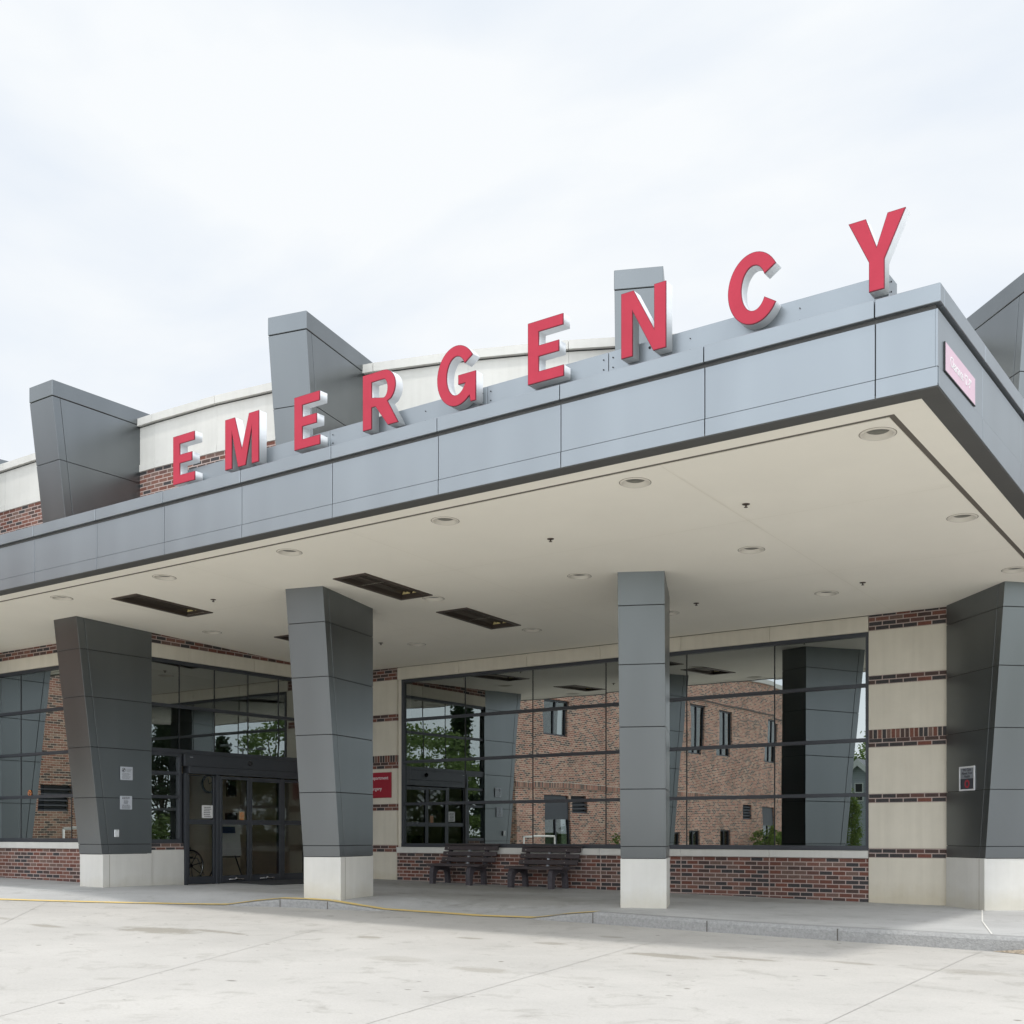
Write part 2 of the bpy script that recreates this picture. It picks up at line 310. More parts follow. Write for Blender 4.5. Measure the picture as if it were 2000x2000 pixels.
STAINS = [(-10.2, 7.9, 0.55, 0.30, 0.9), (-9.7, 8.25, 0.5, 0.10, 0.8), (-11.4, 7.35, 0.30, 0.12, 0.8), (-8.1, 8.9, 0.2, 0.12, 0.8),
          (-7.25, 9.5, 0.16, 0.1, 0.8), (-5.55, 7.45, 0.30, 0.16, 0.6), (-4.9, 9.35, 0.5, 0.16, 0.9), (-4.3, 9.6, 0.35, 0.10, 0.8), (-3.4, 9.9, 0.25, 0.1, 0.7),
          (-6.3, 9.6, 0.2, 0.12, 0.7), (-6.2, 10.6, 0.2, 0.1, 0.6), (-2.4, 9.9, 0.35, 0.2, 0.5), (-6.6, 7.6, 0.35, 0.2, 0.35), (-12.6, 7.5, 0.3, 0.12, .6)]
M['drive'] = concrete('driveway_concrete', (0.468, 0.450, 0.420), STAINS, 0.065, True, 0.6)
M['walk'] = concrete('sidewalk_concrete', (0.475, 0.475, 0.467), [(-9.5, 13.4, 1.6, 1.0, 0.5), (-11.5, 15.2, 2.2, 0.8, 0.55), (-13.2, 12.2, 1.0, 0.5, 0.3), (-7.0, 15.6, 2.0, 0.5, 0.4)], 0.09, False, 0.6)  # patches paint occlusion shade and dirt by the benches and wall
M['kerb'] = plain('rough_kerb_concrete', (0.31, 0.31, 0.305), 0.95, var=0.18, scale=30, bump=0.9, bscale=60)
M['joint'] = plain('dirty_joint', (0.43, 0.413, 0.385), 0.95, var=0.15, scale=6)
M['panelgap'] = plain('panel_gap', (0.12, 0.12, 0.12), 0.9)
M['darkjoint'] = plain('dark_joint', (0.12, 0.11, 0.10), 0.95)
M['whiteseal'] = plain('white_sealant', (0.75, 0.74, 0.70), 0.7, var=0.1, scale=20)
M['dirt'] = plain('gravelly_dirt', (0.30, 0.25, 0.19), 0.95, var=0.5, scale=40, bump=0.9, bscale=80)
def paintmat():
    m, nt, b = newmat('worn_yellow_paint'); b.inputs['Roughness'].default_value = 0.8
    tc = N(nt, 'ShaderNodeTexCoord'); nz = N(nt, 'ShaderNodeTexNoise', Scale=9.0, Detail=9, Roughness=0.75)
    nt.links.new(tc.outputs['Object'], nz.inputs['Vector'])
    rp = N(nt, 'ShaderNodeValToRGB'); rp.color_ramp.elements[0].position = 0.34; rp.color_ramp.elements[0].color = (0.50, 0.46, 0.36, 1)
    rp.color_ramp.elements[1].position = 0.46; rp.color_ramp.elements[1].color = (0.74, 0.55, 0.20, 1)
    nt.links.new(nz.outputs[0], rp.inputs[0]); nt.links.new(rp.outputs[0], b.inputs['Base Color'])
    return m
M['yellow'] = paintmat()

# ---------------------------------------------------------------- mesh helpers
def tag(o, label=None, cat=None, group=None, kind=None):
    if label: o['label'] = label
    if cat: o['category'] = cat
    if group: o['group'] = group
    if kind: o['kind'] = kind
    return o
def wpos(o):
    v = Vector((0, 0, 0))
    while o is not None: v += o.location; o = o.parent
    return v
def empty(name, loc, rz=0.0, **kw):
    o = bpy.data.objects.new(name, None); COL.objects.link(o); o.location = loc; o.rotation_euler = (0, 0, rz)
    o.empty_display_size = 0.2
    return tag(o, **kw)
def copy_tree(o, parent=None):
    c = o.copy(); COL.objects.link(c)
    if parent is not None: c.parent = parent
    for ch in [q for q in bpy.data.objects if q.parent == o and q != c]: copy_tree(ch, c)
    return c

class MB:
    def __init__(s): s.bm = bmesh.new()
    def _merge(s, b2):
        me = bpy.data.meshes.new('t'); b2.to_mesh(me); b2.free(); s.bm.from_mesh(me); bpy.data.meshes.remove(me)
    def hexa(s, v, bev=0.0, mi=0):
        b = bmesh.new(); vs = [b.verts.new(q) for q in v]
        for f in ((0, 3, 2, 1), (4, 5, 6, 7), (0, 1, 5, 4), (1, 2, 6, 5), (2, 3, 7, 6), (3, 0, 4, 7)): b.faces.new([vs[i] for i in f]).material_index = mi
        if bev: bmesh.ops.bevel(b, geom=list(b.edges), offset=bev, segments=1, affect='EDGES')
        for f in b.faces: f.material_index = mi
        s._merge(b); return s
    def box(s, x0, x1, y0, y1, z0, z1, bev=0.0, mi=0):
        return s.hexa([(x0, y0, z0), (x1, y0, z0), (x1, y1, z0), (x0, y1, z0), (x0, y0, z1), (x1, y0, z1), (x1, y1, z1), (x0, y1, z1)], bev, mi)
    def prism(s, poly, ext, bev=0.0, mi=0):
        """poly: 3d points, ext: vector"""
        b = bmesh.new(); e = Vector(ext); a = [b.verts.new(p) for p in poly]; c = [b.verts.new(Vector(p)+e) for p in poly]
        n = len(poly); b.faces.new(a[::-1]); b.faces.new(c)
        for i in range(n): b.faces.new((a[i], a[(i+1) % n], c[(i+1) % n], c[i]))
        bmesh.ops.recalc_face_normals(b, faces=list(b.faces))
        if bev: bmesh.ops.bevel(b, geom=list(b.edges), offset=bev, segments=1, affect='EDGES')
        for f in b.faces: f.material_index = mi
        s._merge(b); return s
    def tube(s, p, q, r, r2=None, n=12, mi=0):
        p = Vector(p); q = Vector(q); r2 = r if r2 is None else r2; d = (q-p); L = d.length; d.normalize()
        u = d.orthogonal().normalized(); w = d.cross(u); b = bmesh.new(); A = []; B = []
        for i in range(n):
            t = 2*math.pi*i/n; o = u*math.cos(t)+w*math.sin(t); A.append(b.verts.new(p+o*r)); B.append(b.verts.new(q+o*r2))
        b.faces.new(A[::-1]); b.faces.new(B)
        for i in range(n):
            f = b.faces.new((A[i], A[(i+1) % n], B[(i+1) % n], B[i])); f.smooth = True
        for f in b.faces: f.material_index = mi
        s._merge(b); return s
    def ring(s, c, rprof, n=28, smooth=True, mi=0, axis='z'):
        """lathe an open profile of (r, z) about a point"""
        b = bmesh.new(); R = []
        for (r, z) in rprof:
            row = []
            for i in range(n):
                t = 2*math.pi*i/n; x, y = r*math.cos(t), r*math.sin(t)
                p = (c[0]+x, c[1]+y, c[2]+z) if axis == 'z' else (c[0]+z, c[1]+x, c[2]+y)
                row.append(b.verts.new(p))
            R.append(row)
        for k in range(len(R)-1):
            for i in range(n):
                f = b.faces.new((R[k][i], R[k][(i+1) % n], R[k+1][(i+1) % n], R[k+1][i])); f.smooth = smooth; f.material_index = mi
        s._merge(b); return s
    def quad(s, pts, mi=0):
        f = s.bm.faces.new([s.bm.verts.new(p) for p in pts]); f.material_index = mi; return s
    def build(s, name, mat, parent=None, z0=0.0, local=False, u0=0.0, nouv=False, weld=False):
        bm = s.bm
        if weld: bmesh.ops.remove_doubles(bm, verts=bm.verts, dist=1e-5)
        if not nouv:
            uv = bm.loops.layers.uv.get('UVMap') or bm.loops.layers.uv.new('UVMap')
            for f in bm.faces:
                n = f.normal if f.normal.length > 0 else Vector((0, 0, 1))
                f.normal_update(); n = f.normal
                if abs(n.z) > 0.7:
                    for l in f.loops: l[uv].uv = (l.vert.co.x-u0, l.vert.co.y)
                else:
                    t = Vector((-n.y, n.x, 0)).normalized()
                    for l in f.loops: l[uv].uv = (l.vert.co.dot(t)-u0, l.vert.co.z-z0)
        if parent is not None and not local:
            o = wpos(parent)
            for v in bm.verts: v.co -= o
        me = bpy.data.meshes.new(name); bm.to_mesh(me); bm.free()
        for m in (mat if isinstance(mat, (list, tuple)) else [mat]): me.materials.append(M[m])
        ob = bpy.data.objects.new(name, me); COL.objects.link(ob)
        if parent is not None: ob.parent = parent
        return ob

def text_mesh(name, body, size, mat, parent, origin, right, up, ext=0.003, align='LEFT', sx=1.0):
    """real lettering as a mesh: origin = baseline start, right/up = world unit vectors"""
    cu = bpy.data.curves.new(name, 'FONT'); cu.body = body; cu.size = size; cu.extrude = ext; cu.align_x = align
    cu.resolution_u = 2
    to = bpy.data.objects.new(name, cu); COL.objects.link(to)
    bpy.context.view_layer.update()
    me = bpy.data.meshes.new_from_object(to.evaluated_get(bpy.context.evaluated_depsgraph_get()))
    bpy.data.objects.remove(to)
    R = Vector(right).normalized(); U = Vector(up).normalized(); Nn = R.cross(U)
    o = Vector(origin) - wpos(parent)
    for v in me.vertices:
        c = v.co.copy(); v.co = o + R*c.x*sx + U*c.y + Nn*c.z
    me.materials.clear(); me.materials.append(M[mat]); me.name = name
    ob = bpy.data.objects.new(name, me); COL.objects.link(ob); ob.parent = parent
    return ob

# ---------------------------------------------------------------- ground heights
def zw(x):                                   # pavement level
    x = max(-24, min(6, x)); return 0.043 - (0.0135 if x < -5 else 0.005)*(x+5)
def zd(x):                                   # driveway level
    x = max(-24, min(8, x)); z = -0.09 - 0.0115*(x+5)
    if x < -9: z += -0.0105*(x+9)
    return z
SOFF = lambda y: 4.4 - 0.0371*(y-8)

# big lawn / terrain sheet
g = MB(); g.quad([(-900, -900, -0.42), (900, -900, -0.42), (900, 900, -0.42), (-900, 900, -0.42)])
tag(g.build('ground', 'grass'), kind='structure')

# driveway sheet
g = MB(); xs = [-24.6, -22, -20, -18, -16, -14, -12, -10.5, -9, -7, -5, -3, -1, 2, 5, 8, 14, 22, 34]; ys = [-40, -20, -10, -4, 0, 3, 6, 9, 12.6]
vv = {}
for i, x in enumerate(xs):
    for j, y in enumerate(ys):
        vv[i, j] = g.bm.verts.new((x, y, zd(x) if x < 15 else zd(x)-0.0))
for i in range(len(xs)-1):
    for j in range(len(ys)-1): g.bm.faces.new((vv[i, j], vv[i+1, j], vv[i+1, j+1], vv[i, j+1]))
drive = tag(g.build('driveway', 'drive'), kind='structure')
# saw-cut joints in the driveway
g = MB()
def strip(g, pts, w, zf, dz):
    for (a, b) in zip(pts[:-1], pts[1:]):
        a = Vector(a); b = Vector(b); n = max(1, int((b-a).length/1.0)); d = (b-a).normalized(); p = Vector((-d.y, d.x))*w/2
        for k in range(n):
            s0 = a+(b-a)*k/n; s1 = a+(b-a)*(k+1)/n
            g.quad([(s0.x-p.x, s0.y-p.y, zf(s0.x)+dz), (s1.x-p.x, s1.y-p.y, zf(s1.x)+dz), (s1.x+p.x, s1.y+p.y, zf(s1.x)+dz), (s0.x+p.x, s0.y+p.y, zf(s0.x)+dz)])
for pts in ([(-4.7, 0.4), (-6.43, 3.85), (-8.95, 8.83), (-9.9, 11.6)], [(-3.6, 0.4), (-4.57, 5.04), (-4.97, 7.0), (-5.46, 9.54), (-5.8, 11.7)],
            [(-2.2, 0.4), (-2.46, 6.73), (-2.72, 10.86), (-2.75, 11.7)], [(-8.0, 2.5), (-11.86, 7.1), (-14.4, 9.3)], [(1.2, 0), (0.9, 11.6)]):
    strip(g, pts, 0.0065, zd, 0.004)
j = g.build('expansion_joint', 'joint', drive, local=True)

# pavement: from kerb polyline to the building line
KP = [(9, 11.72, 1, 0), (1, 11.74, 1, 0), (-1.2, 11.74, 1, 0), (-2.4, 11.75, 1, 0), (-2.75, 11.76, 1, 0), (-4.2, 11.80, 1, 0), (-5.7, 11.84, 1, 0), (-6.6, 11.90, 1, 0), (-7.25, 11.95, 1.0, 1),
      (-7.7, 11.96, 0.62, 1), (-8.15, 11.93, 0.10, 1), (-9.0, 11.87, 0.0, 1), (-9.9, 11.80, 0.0, 1), (-10.30, 11.62, 0.12, 1), (-10.65, 11.43, 0.55, 1), (-11.0, 11.28, 0.95, 1), (-11.35, 11.21, 1.0, 1),
      (-11.70, 11.08, 1.0, 1), (-12.02, 10.90, 0.62, 1), (-12.32, 10.66, 0.10, 1), (-12.9, 10.35, 0.0, 1), (-13.8, 9.75, 0.0, 1), (-14.9, 9.15, 0.0, 1), (-16.5, 8.4, 0.0, 1), (-19.5, 7.3, 0.0, 1), (-24.5, 6.0, 0.0, 1)]
# refine polyline
def refine(P, step=0.25):
    out = []
    for i in range(len(P)-1):
        p0 = P[max(0, i-1)]; p1 = P[i]; p2 = P[i+1]; p3 = P[min(len(P)-1, i+2)]
        n = max(1, int(math.hypot(p2[0]-p1[0], p2[1]-p1[1])/step))
        for k in range(n):
            t = k/n; r = []
            for c in range(2):
                r.append(0.5*((2*p1[c])+(-p0[c]+p2[c])*t+(2*p0[c]-5*p1[c]+4*p2[c]-p3[c])*t*t+(-p0[c]+3*p1[c]-3*p2[c]+p3[c])*t**3))
            s = t*t*(3-2*t); r.append(p1[2]+(p2[2]-p1[2])*s); r.append(p1[3]); out.append(tuple(r))
    out.append(P[-1]); return out
K = refine(KP, 0.2)
def kz(x, k):
    lo = zd(x)+0.006; return lo + (zw(x)-lo)*k
KW = 0.15
def back_target(x):
    if x > -15.2: return (x*0.98-0.3 if x < -2 else x, 17.0)
    return (max(x*1.0, -25), 12.3)
rows = []
g = MB(); kb = MB(); yp = MB()
prev = None
nrm = []
for i in range(len(K)):
    a = K[max(0, i-1)]; b = K[min(len(K)-1, i+1)]
    d = Vector((b[0]-a[0], b[1]-a[1])).normalized(); nrm.append(Vector((d.y, -d.x)))   # towards the building (polyline runs right to left)
T = [0, 0.03, 0.07, 0.12, 0.18, 0.26, 0.36, 0.5, 0.7, 1.0]
for i, k in enumerate(K):
    x, y = k[0], k[1]; n = nrm[i]
    ztop = kz(x, k[2])
    e = Vector((x, y))+n*KW
    tx, ty = back_target(x); row = []
    for t in T:
        px = e.x+(tx-e.x)*t; py = e.y+(ty-e.y)*t; dist = math.hypot(px-e.x, py-e.y)
        s = min(1, dist/1.3); s = s*s*(3-2*s); zz = ztop+(zw(px)-ztop)*s
        row.append(g.bm.verts.new((px, py, zz)))
    rows.append(row)
    lo = zd(x)-0.25
    kr = [kb.bm.verts.new(q) for q in ((x-n.x*0.012, y-n.y*0.012, lo), (x-n.x*0.010, y-n.y*0.010, ztop-0.035-0.0), (x+n.x*0.004, y+n.y*0.004, ztop-0.012), (x+n.x*0.022, y+n.y*0.022, ztop), (e.x-0.003*n.x, e.y-0.003*n.y, ztop+0.002))]
    if k[2] < 0.05: kr[1].co.z = ztop-0.02
    if prev is not None:
        for q in range(4):
            f = kb.bm.faces.new((prev[q], prev[q+1], kr[q+1], kr[q])); f.smooth = False
    prev = kr
for i in range(len(rows)-1):
    for q in range(len(T)-1): g.bm.faces.new((rows[i][q], rows[i+1][q], rows[i+1][q+1], rows[i][q+1]))
walk = g.build('sidewalk', 'walk'); tag(walk, kind='structure')
bmesh_fix = []
for ob in (walk,):
    b = bmesh.new(); b.from_mesh(ob.data); bmesh.ops.recalc_face_normals(b, faces=list(b.faces))
    if sum(f.normal.z for f in b.faces) < 0: bmesh.ops.reverse_faces(b, faces=list(b.faces))
    b.to_mesh(ob.data); b.free()
kerb = kb.build('kerb', 'kerb'); tag(kerb, kind='structure')
# yellow paint on the nose of the kerb
for i in range(len(K)-1):
    if not (K[i][3] == 1 and K[i+1][3] == 1): continue
    q = []
    for kk in (i, i+1):
        x, y = K[kk][0], K[kk][1]; n = nrm[kk]; zt = kz(x, K[kk][2])+0.006
        q.append((x-n.x*0.004, y-n.y*0.004, zt-0.004)); q.append((x+n.x*0.16, y+n.y*0.16, zt+0.001))
    yp.quad([q[0], q[2], q[3], q[1]])
tag(yp.build('kerb_paint', 'yellow', kerb, local=True), label='worn yellow paint line')
# joints across kerb and pavement
g = MB()
for i, k in enumerate(K):
    pass
for xj in (-5.68, -4.2, -7.22, -10.9, -11.7, -8.9):
    k = min(range(len(K)), key=lambda i: abs(K[i][0]-xj)); x, y = K[k][0], K[k][1]; n = nrm[k]; zt = kz(x, K[k][2])
    t = Vector((-n.y, n.x))*0.006
    g.quad([(x-n.x*0.015-t.x, y-n.y*0.015-t.y, zd(x)+0.002), (x-n.x*0.015+t.x, y-n.y*0.015+t.y, zd(x)+0.002), (x-n.x*0.015+t.x, y-n.y*0.015+t.y, zt-0.012), (x-n.x*0.015-t.x, y-n.y*0.015-t.y, zt-0.012)])
g.build('kerb_joint', 'darkjoint', kerb, local=True)
g = MB(); strip(g, [(-3.72, 15.8), (-3.2, 13.6), (-2.72, 11.93)], 0.016, zw, 0.005)
g.build('sealant_line', 'whiteseal', walk, local=True)
g = MB(); strip(g, [(-9.5, 12.1), (-10.6, 16.2)], 0.012, zw, 0.004); strip(g, [(-12.6, 11.9), (-15.4, 12.6)], 0.012, zw, 0.0045); strip(g, [(-6.2, 12.2), (-6.6, 16.2)], 0.008, zw, 0.004)
strip(g, [(-2.8, 13.9), (4, 13.9)], 0.008, zw, 0.004)
g.build('score_line', 'joint', walk, local=True)
# dirt at the kerb corner on the right
g = MB(); random.seed(3)
pts = [(-2.66, 11.72), (-2.3, 11.62), (-1.8, 11.5), (-1.2, 11.52), (-0.6, 11.66), (-0.5, 11.73)]
for i in range(len(pts)-1):
    a, b = pts[i], pts[i+1]
    g.quad([(a[0], a[1], zd(a[0])+0.004), (b[0], b[1], zd(b[0])+0.004), (b[0], 11.735, zd(b[0])+0.05), (a[0], 11.735, zd(a[0])+0.05 if i else zd(a[0])+0.006)])
tag(g.build('dirt', 'dirt'), label='strip of brown dirt lying against the kerb', cat='dirt', kind='stuff')

# ================================================================ HOSPITAL BUILDING
HB = empty('hospital_building', (-10, 16.31, 0), label='curved single-storey hospital wing in red brick and cream stone behind the canopy', cat='building')
Y0 = 16.31
def stone_joint(x0, x1, y0, y1, z0, z1): pass
# --- main window wall
def grp(name, loc): # sub-group part: a mesh carries its children
    return None
g = MB(); g.box(-14.133, -5.362, Y0, Y0+0.3, -0.35, 0.667)
bw = g.build('brick_base_wall', 'brick', HB, z0=0.667)
for x in (-9.761, -8.305, -6.844):
    g = MB(); g.box(x-0.007, x+0.007, Y0-0.002, Y0+0.01, -0.3, 0.665); g.build('control_joint', 'control', bw, local=False)
g = MB()
xs = [-14.128, -12.68, -11.22, -9.765, -8.30, -6.84, -5.364]
for a, b in zip(xs[:-1], xs[1:]): g.box(a+0.002, b-0.002, Y0-0.035, Y0+0.26, 0.669, 0.775, bev=0.004)
g.build('window_sill', 'palestone', HB)
g = MB()
for a, b in zip(xs[:-1], xs[1:]): g.box(a+0.002, b-0.002, Y0-0.012, Y0+0.26, 3.868, 4.088, bev=0.004)
g.box(-14.12, -5.37, Y0+0.01, Y0+0.25, 3.87, 4.2, mi=1)
g.build('lintel_band', ['stone', 'stonegap'], HB)

def window(name, P0, dirx, nrm_, L, z0, z1, trans, mulls, parent, fr=0.055, gl='glass', jit=0.0016, side=(True, True)):
    """framed strip window. P0: world start (xy) on the glass plane, dirx: unit xy, nrm_: unit xy facing out"""
    D = Vector((dirx[0], dirx[1], 0)); Nn = Vector((nrm_[0], nrm_[1], 0)); O = Vector((P0[0], P0[1], 0))
    def bx(g, a, b, d0, d1, za, zb, bev=0.003):
        p = [O+D*a+Nn*d1, O+D*b+Nn*d1, O+D*b+Nn*d0, O+D*a+Nn*d0]
        v = [(q.x, q.y, za) for q in p]+[(q.x, q.y, zb) for q in p]
        g.hexa(v, bev)
    g = MB()
    bx(g, 0, L, -0.06, 0.045, z1-fr, z1); bx(g, 0, L, -0.06, 0.05, z0, z0+fr+0.012)
    if side[0]: bx(g, 0, fr, -0.06, 0.043, z0+fr+0.012, z1-fr)
    if side[1]: bx(g, L-fr, L, -0.06, 0.043, z0+fr+0.012, z1-fr)
    for t in trans: bx(g, fr if side[0] else 0, L-fr if side[1] else L, -0.05, 0.038, t-0.003, t+0.050)
    f = g.build(name, 'alum', parent)
    b = bmesh.new(); b.from_mesh(f.data); bmesh.ops.recalc_face_normals(b, faces=list(b.faces)); b.to_mesh(f.data); b.free()
    for m in mulls:
        g = MB(); bx(g, m-0.008, m+0.008, -0.03, 0.006, z0+fr, z1-fr, 0); g.build('mullion', 'mull', f)
    zs = [z0+fr]+[t+0.023 for t in trans]+[z1-fr]; xsn = [0]+list(mulls)+[L]
    for i in range(len(xsn)-1):
        for k in range(len(zs)-1):
            g = MB(); a, c = xsn[i]+0.004, xsn[i+1]-0.004; j1 = random.uniform(-1, 1)*jit; j2 = random.uniform(-1, 1)*jit; w = c-a; h = zs[k+1]-zs[k]
            off = [(-j1*w-j2*h)/2, (j1*w-j2*h)/2, (j1*w+j2*h)/2, (-j1*w+j2*h)/2]
            fr_ = [O+D*a+Nn*off[0], O+D*c+Nn*off[1], O+D*c+Nn*off[2], O+D*a+Nn*off[3]]
            z = [zs[k], zs[k], zs[k+1], zs[k+1]]
            q = [Vector((fr_[n].x, fr_[n].y, z[n])) for n in range(4)]
            g.quad([q[0], q[1], q[2], q[3]])
            ob = g.build('pane', gl, f)
            b = bmesh.new(); b.from_mesh(ob.data); b.faces.ensure_lookup_table(); b.faces[0].normal_update()
            if b.faces[0].normal.dot(Nn) < 0: bmesh.ops.reverse_faces(b, faces=list(b.faces))
            b.to_mesh(ob.data); b.free()
    return f
random.seed(11)
YG = 16.37
window('window', (-14.05, YG), (1, 0), (0, -1), 8.69, 0.778, 3.867, (1.545, 2.32, 3.095), (1.459, 2.913, 4.357, 5.816, 7.262), HB)
# reveals beside the strip window
g = MB(); g.box(-14.13, -14.052, Y0+0.03, Y0+0.3, 0.778, 3.867); g.build('window_jamb', 'stone', HB)
# --- piers: cream stone blocks with brick bands
def pier(x0, x1, ret=0.0):
    g = MB()
    for a, b in ((-0.35, 0.678), (0.812, 1.448), (1.575, 2.228), (2.477, 3.112), (3.24, 3.872)):
        g.box(x0, x1, Y0-0.02, Y0+0.3, a, b, bev=0.006)
    g.box(x0+0.01, x1-0.01, Y0+0.01, Y0+0.28, -0.3, 4.4, mi=1)
    p = g.build('stone_pier', ['stone', 'stonegap'], HB)
    for a, b in ((0.679, 0.811), (1.449, 1.574), (2.229, 2.352), (3.113, 3.239), (3.873, 4.35)):
        g = MB(); g.box(x0+0.002, x1-0.002, Y0-0.013, Y0+0.29, a, b); g.build('brick_band', 'brick', p, z0=a+0.0005, u0=x0)
    g = MB(); g.box(x0+0.002, x1-0.002, Y0-0.013, Y0+0.29, 2.353, 2.476); g.build('soldier_course', 'soldier', p, z0=2.345, u0=x0)
    return p
pier(-5.36, -4.05); pier(-15.5, -14.135)
# --- wall right of the last pillar
g = MB(); g.box(-4.04, 6.0, Y0, Y0+0.3, -0.35, 4.4); g.build('brick_wall', 'brick', HB, z0=0.667)
# --- door wall (faces +X) at X=-15.5
XD = -15.5
g = MB(); g.box(XD-0.28, XD-0.001, 11.64, Y0+0.29, 4.094, 4.42); g.build('brick_course', 'brick', HB, z0=4.094)
g = MB(); ys_ = [11.87, 12.62, 14.05, 15.4, 16.289]
for a, b in zip(ys_[:-1], ys_[1:]): g.box(XD-0.25, XD+0.012, a+0.002, b-0.002, 3.872, 4.093, bev=0.004)
g.build('lintel_band', 'stone', HB)
window('window', (XD-0.06, 11.80), (0, 1), (1, 0), 4.49, 2.345, 3.87, (3.095,), (0.67, 1.411, 2.161, 2.886), HB, side=(True, False), gl='glass')
window('window', (XD-0.06, 11.80), (0, 1), (1, 0), 0.69, 0.86, 2.345, (1.598, 1.99), (), HB)
g = MB(); g.box(XD-0.30, XD+0.0, 11.79, 12.525, -0.35, 0.755, bev=0.006); g.build('stone_base_block', 'palestone', HB)
g = MB(); g.box(XD-0.30, XD-0.01, 11.79, 12.52, 0.757, 0.858); g.build('brick_course', 'brick', HB, z0=0.80)
# --- sliding entrance
ZF = 0.165
DF = MB(); DF.box(XD-0.16, XD+0.005, 12.53, 16.285, 2.14, 2.343, bev=0.004); DF.box(XD-0.13, XD+0.03, 12.60, 16.285, 2.02, 2.138, bev=0.004)
for a, b in ((12.53, 12.60), (13.205, 13.27), (14.69, 14.755), (15.34, 15.42), (16.22, 16.285)): DF.box(XD-0.12, XD+0.012, a, b, ZF-0.2, 2.018, bev=0.003)
df = DF.build('door_frame', 'alum', HB)
def leaf(name, y0, y1, xoff, rail=(1.175, 1.26), bot=0.30, top=1.95, parent=HB, bars=True):
    X = XD+xoff; g = MB(); st = 0.05
    g.box(X-0.04, X, y0, y0+st, ZF+0.01, 2.0, bev=0.002); g.box(X-0.04, X, y1-st, y1, ZF+0.01, 2.0, bev=0.002)
    g.box(X-0.04, X-0.001, y0+st, y1-st, ZF+0.01, bot, bev=0.002); g.box(X-0.04, X-0.001, y0+st, y1-st, top, 2.0, bev=0.002); g.box(X-0.04, X-0.001, y0+st, y1-st, rail[0], rail[1], bev=0.002)
    f = g.build(name, 'alum', parent)
    for a, b in ((bot, rail[0]), (rail[1], top)):
        g = MB(); g.quad([(X-0.02, y0+st, a), (X-0.02, y1-st, a), (X-0.02, y1-st, b), (X-0.02, y0+st, b)]); g.build('pane', 'doorglass', f)
    if bars:
        g = MB(); ym = (y0+y1)/2
        g.tube((X+0.02, ym-0.16, 0.235), (X+0.02, ym+0.16, 0.235), 0.010); g.tube((X+0.025, ym-0.02, 0.25), (X+0.025, ym+0.03, 0.25), 0.016)
        for s_ in (-0.15, 0.15): g.box(X, X+0.028, ym+s_-0.025, ym+s_+0.025, 0.222, 0.247)
        g.build('floor_bolt', 'chrome', f)
    return f
leaf('sidelight', 12.602, 13.203, -0.02, bars=False, top=1.99)
leaf('sliding_door', 13.272, 13.935, 0.022, top=1.95)
leaf('sliding_door', 13.94, 14.688, 0.022, top=1.93)
leaf('sidelight', 14.757, 15.338, -0.02, bars=False)
leaf('sidelight', 15.422, 16.218, -0.02, bars=False)
g = MB(); g.ring((XD+0.006, 13.95, 2.25), [(0.001, 0.05), (0.025, 0.045), (0.04, 0.02), (0.045, 0.0)], axis='x', n=16); g.build('motion_sensor', 'black', df)
g = MB(); g.box(XD+0.005, XD+0.009, 12.64, 12.70, 2.29, 2.297); g.build('name_plate', 'paper', df)
# --- left window wall (Y=11.62)
YL = 11.64
g = MB(); g.box(-31, -15.78, YL, YL+0.3, -0.35, 0.765); g.build('brick_base_wall', 'brick', HB, z0=0.765)
g = MB(); xs = [-31, -29, -26, -24.2, -22.0, -20.0, -18.2, -16.6, -15.79]
for a, b in zip(xs[:-1], xs[1:]): g.box(a+0.002, b-0.002, YL-0.035, YL+0.26, 0.767, 0.872, bev=0.004)
g.build('window_sill', 'palestone', HB)
g = MB()
for a, b in zip(xs[:-1], xs[1:]): g.box(a+0.002, b-0.002, YL-0.012, YL+0.26, 3.89, 4.10, bev=0.004)
g.build('lintel_band', 'stone', HB)
g = MB(); g.box(-31, -15.78, YL, YL+0.28, 4.102, 4.42); g.build('brick_course', 'brick', HB, z0=4.102)
window('window', (-24.9, YL+0.06), (1, 0), (0, -1), 9.1, 0.874, 3.888, (1.64, 2.385, 3.13), (1.5, 3.0, 4.5, 6.0, 7.5), HB)
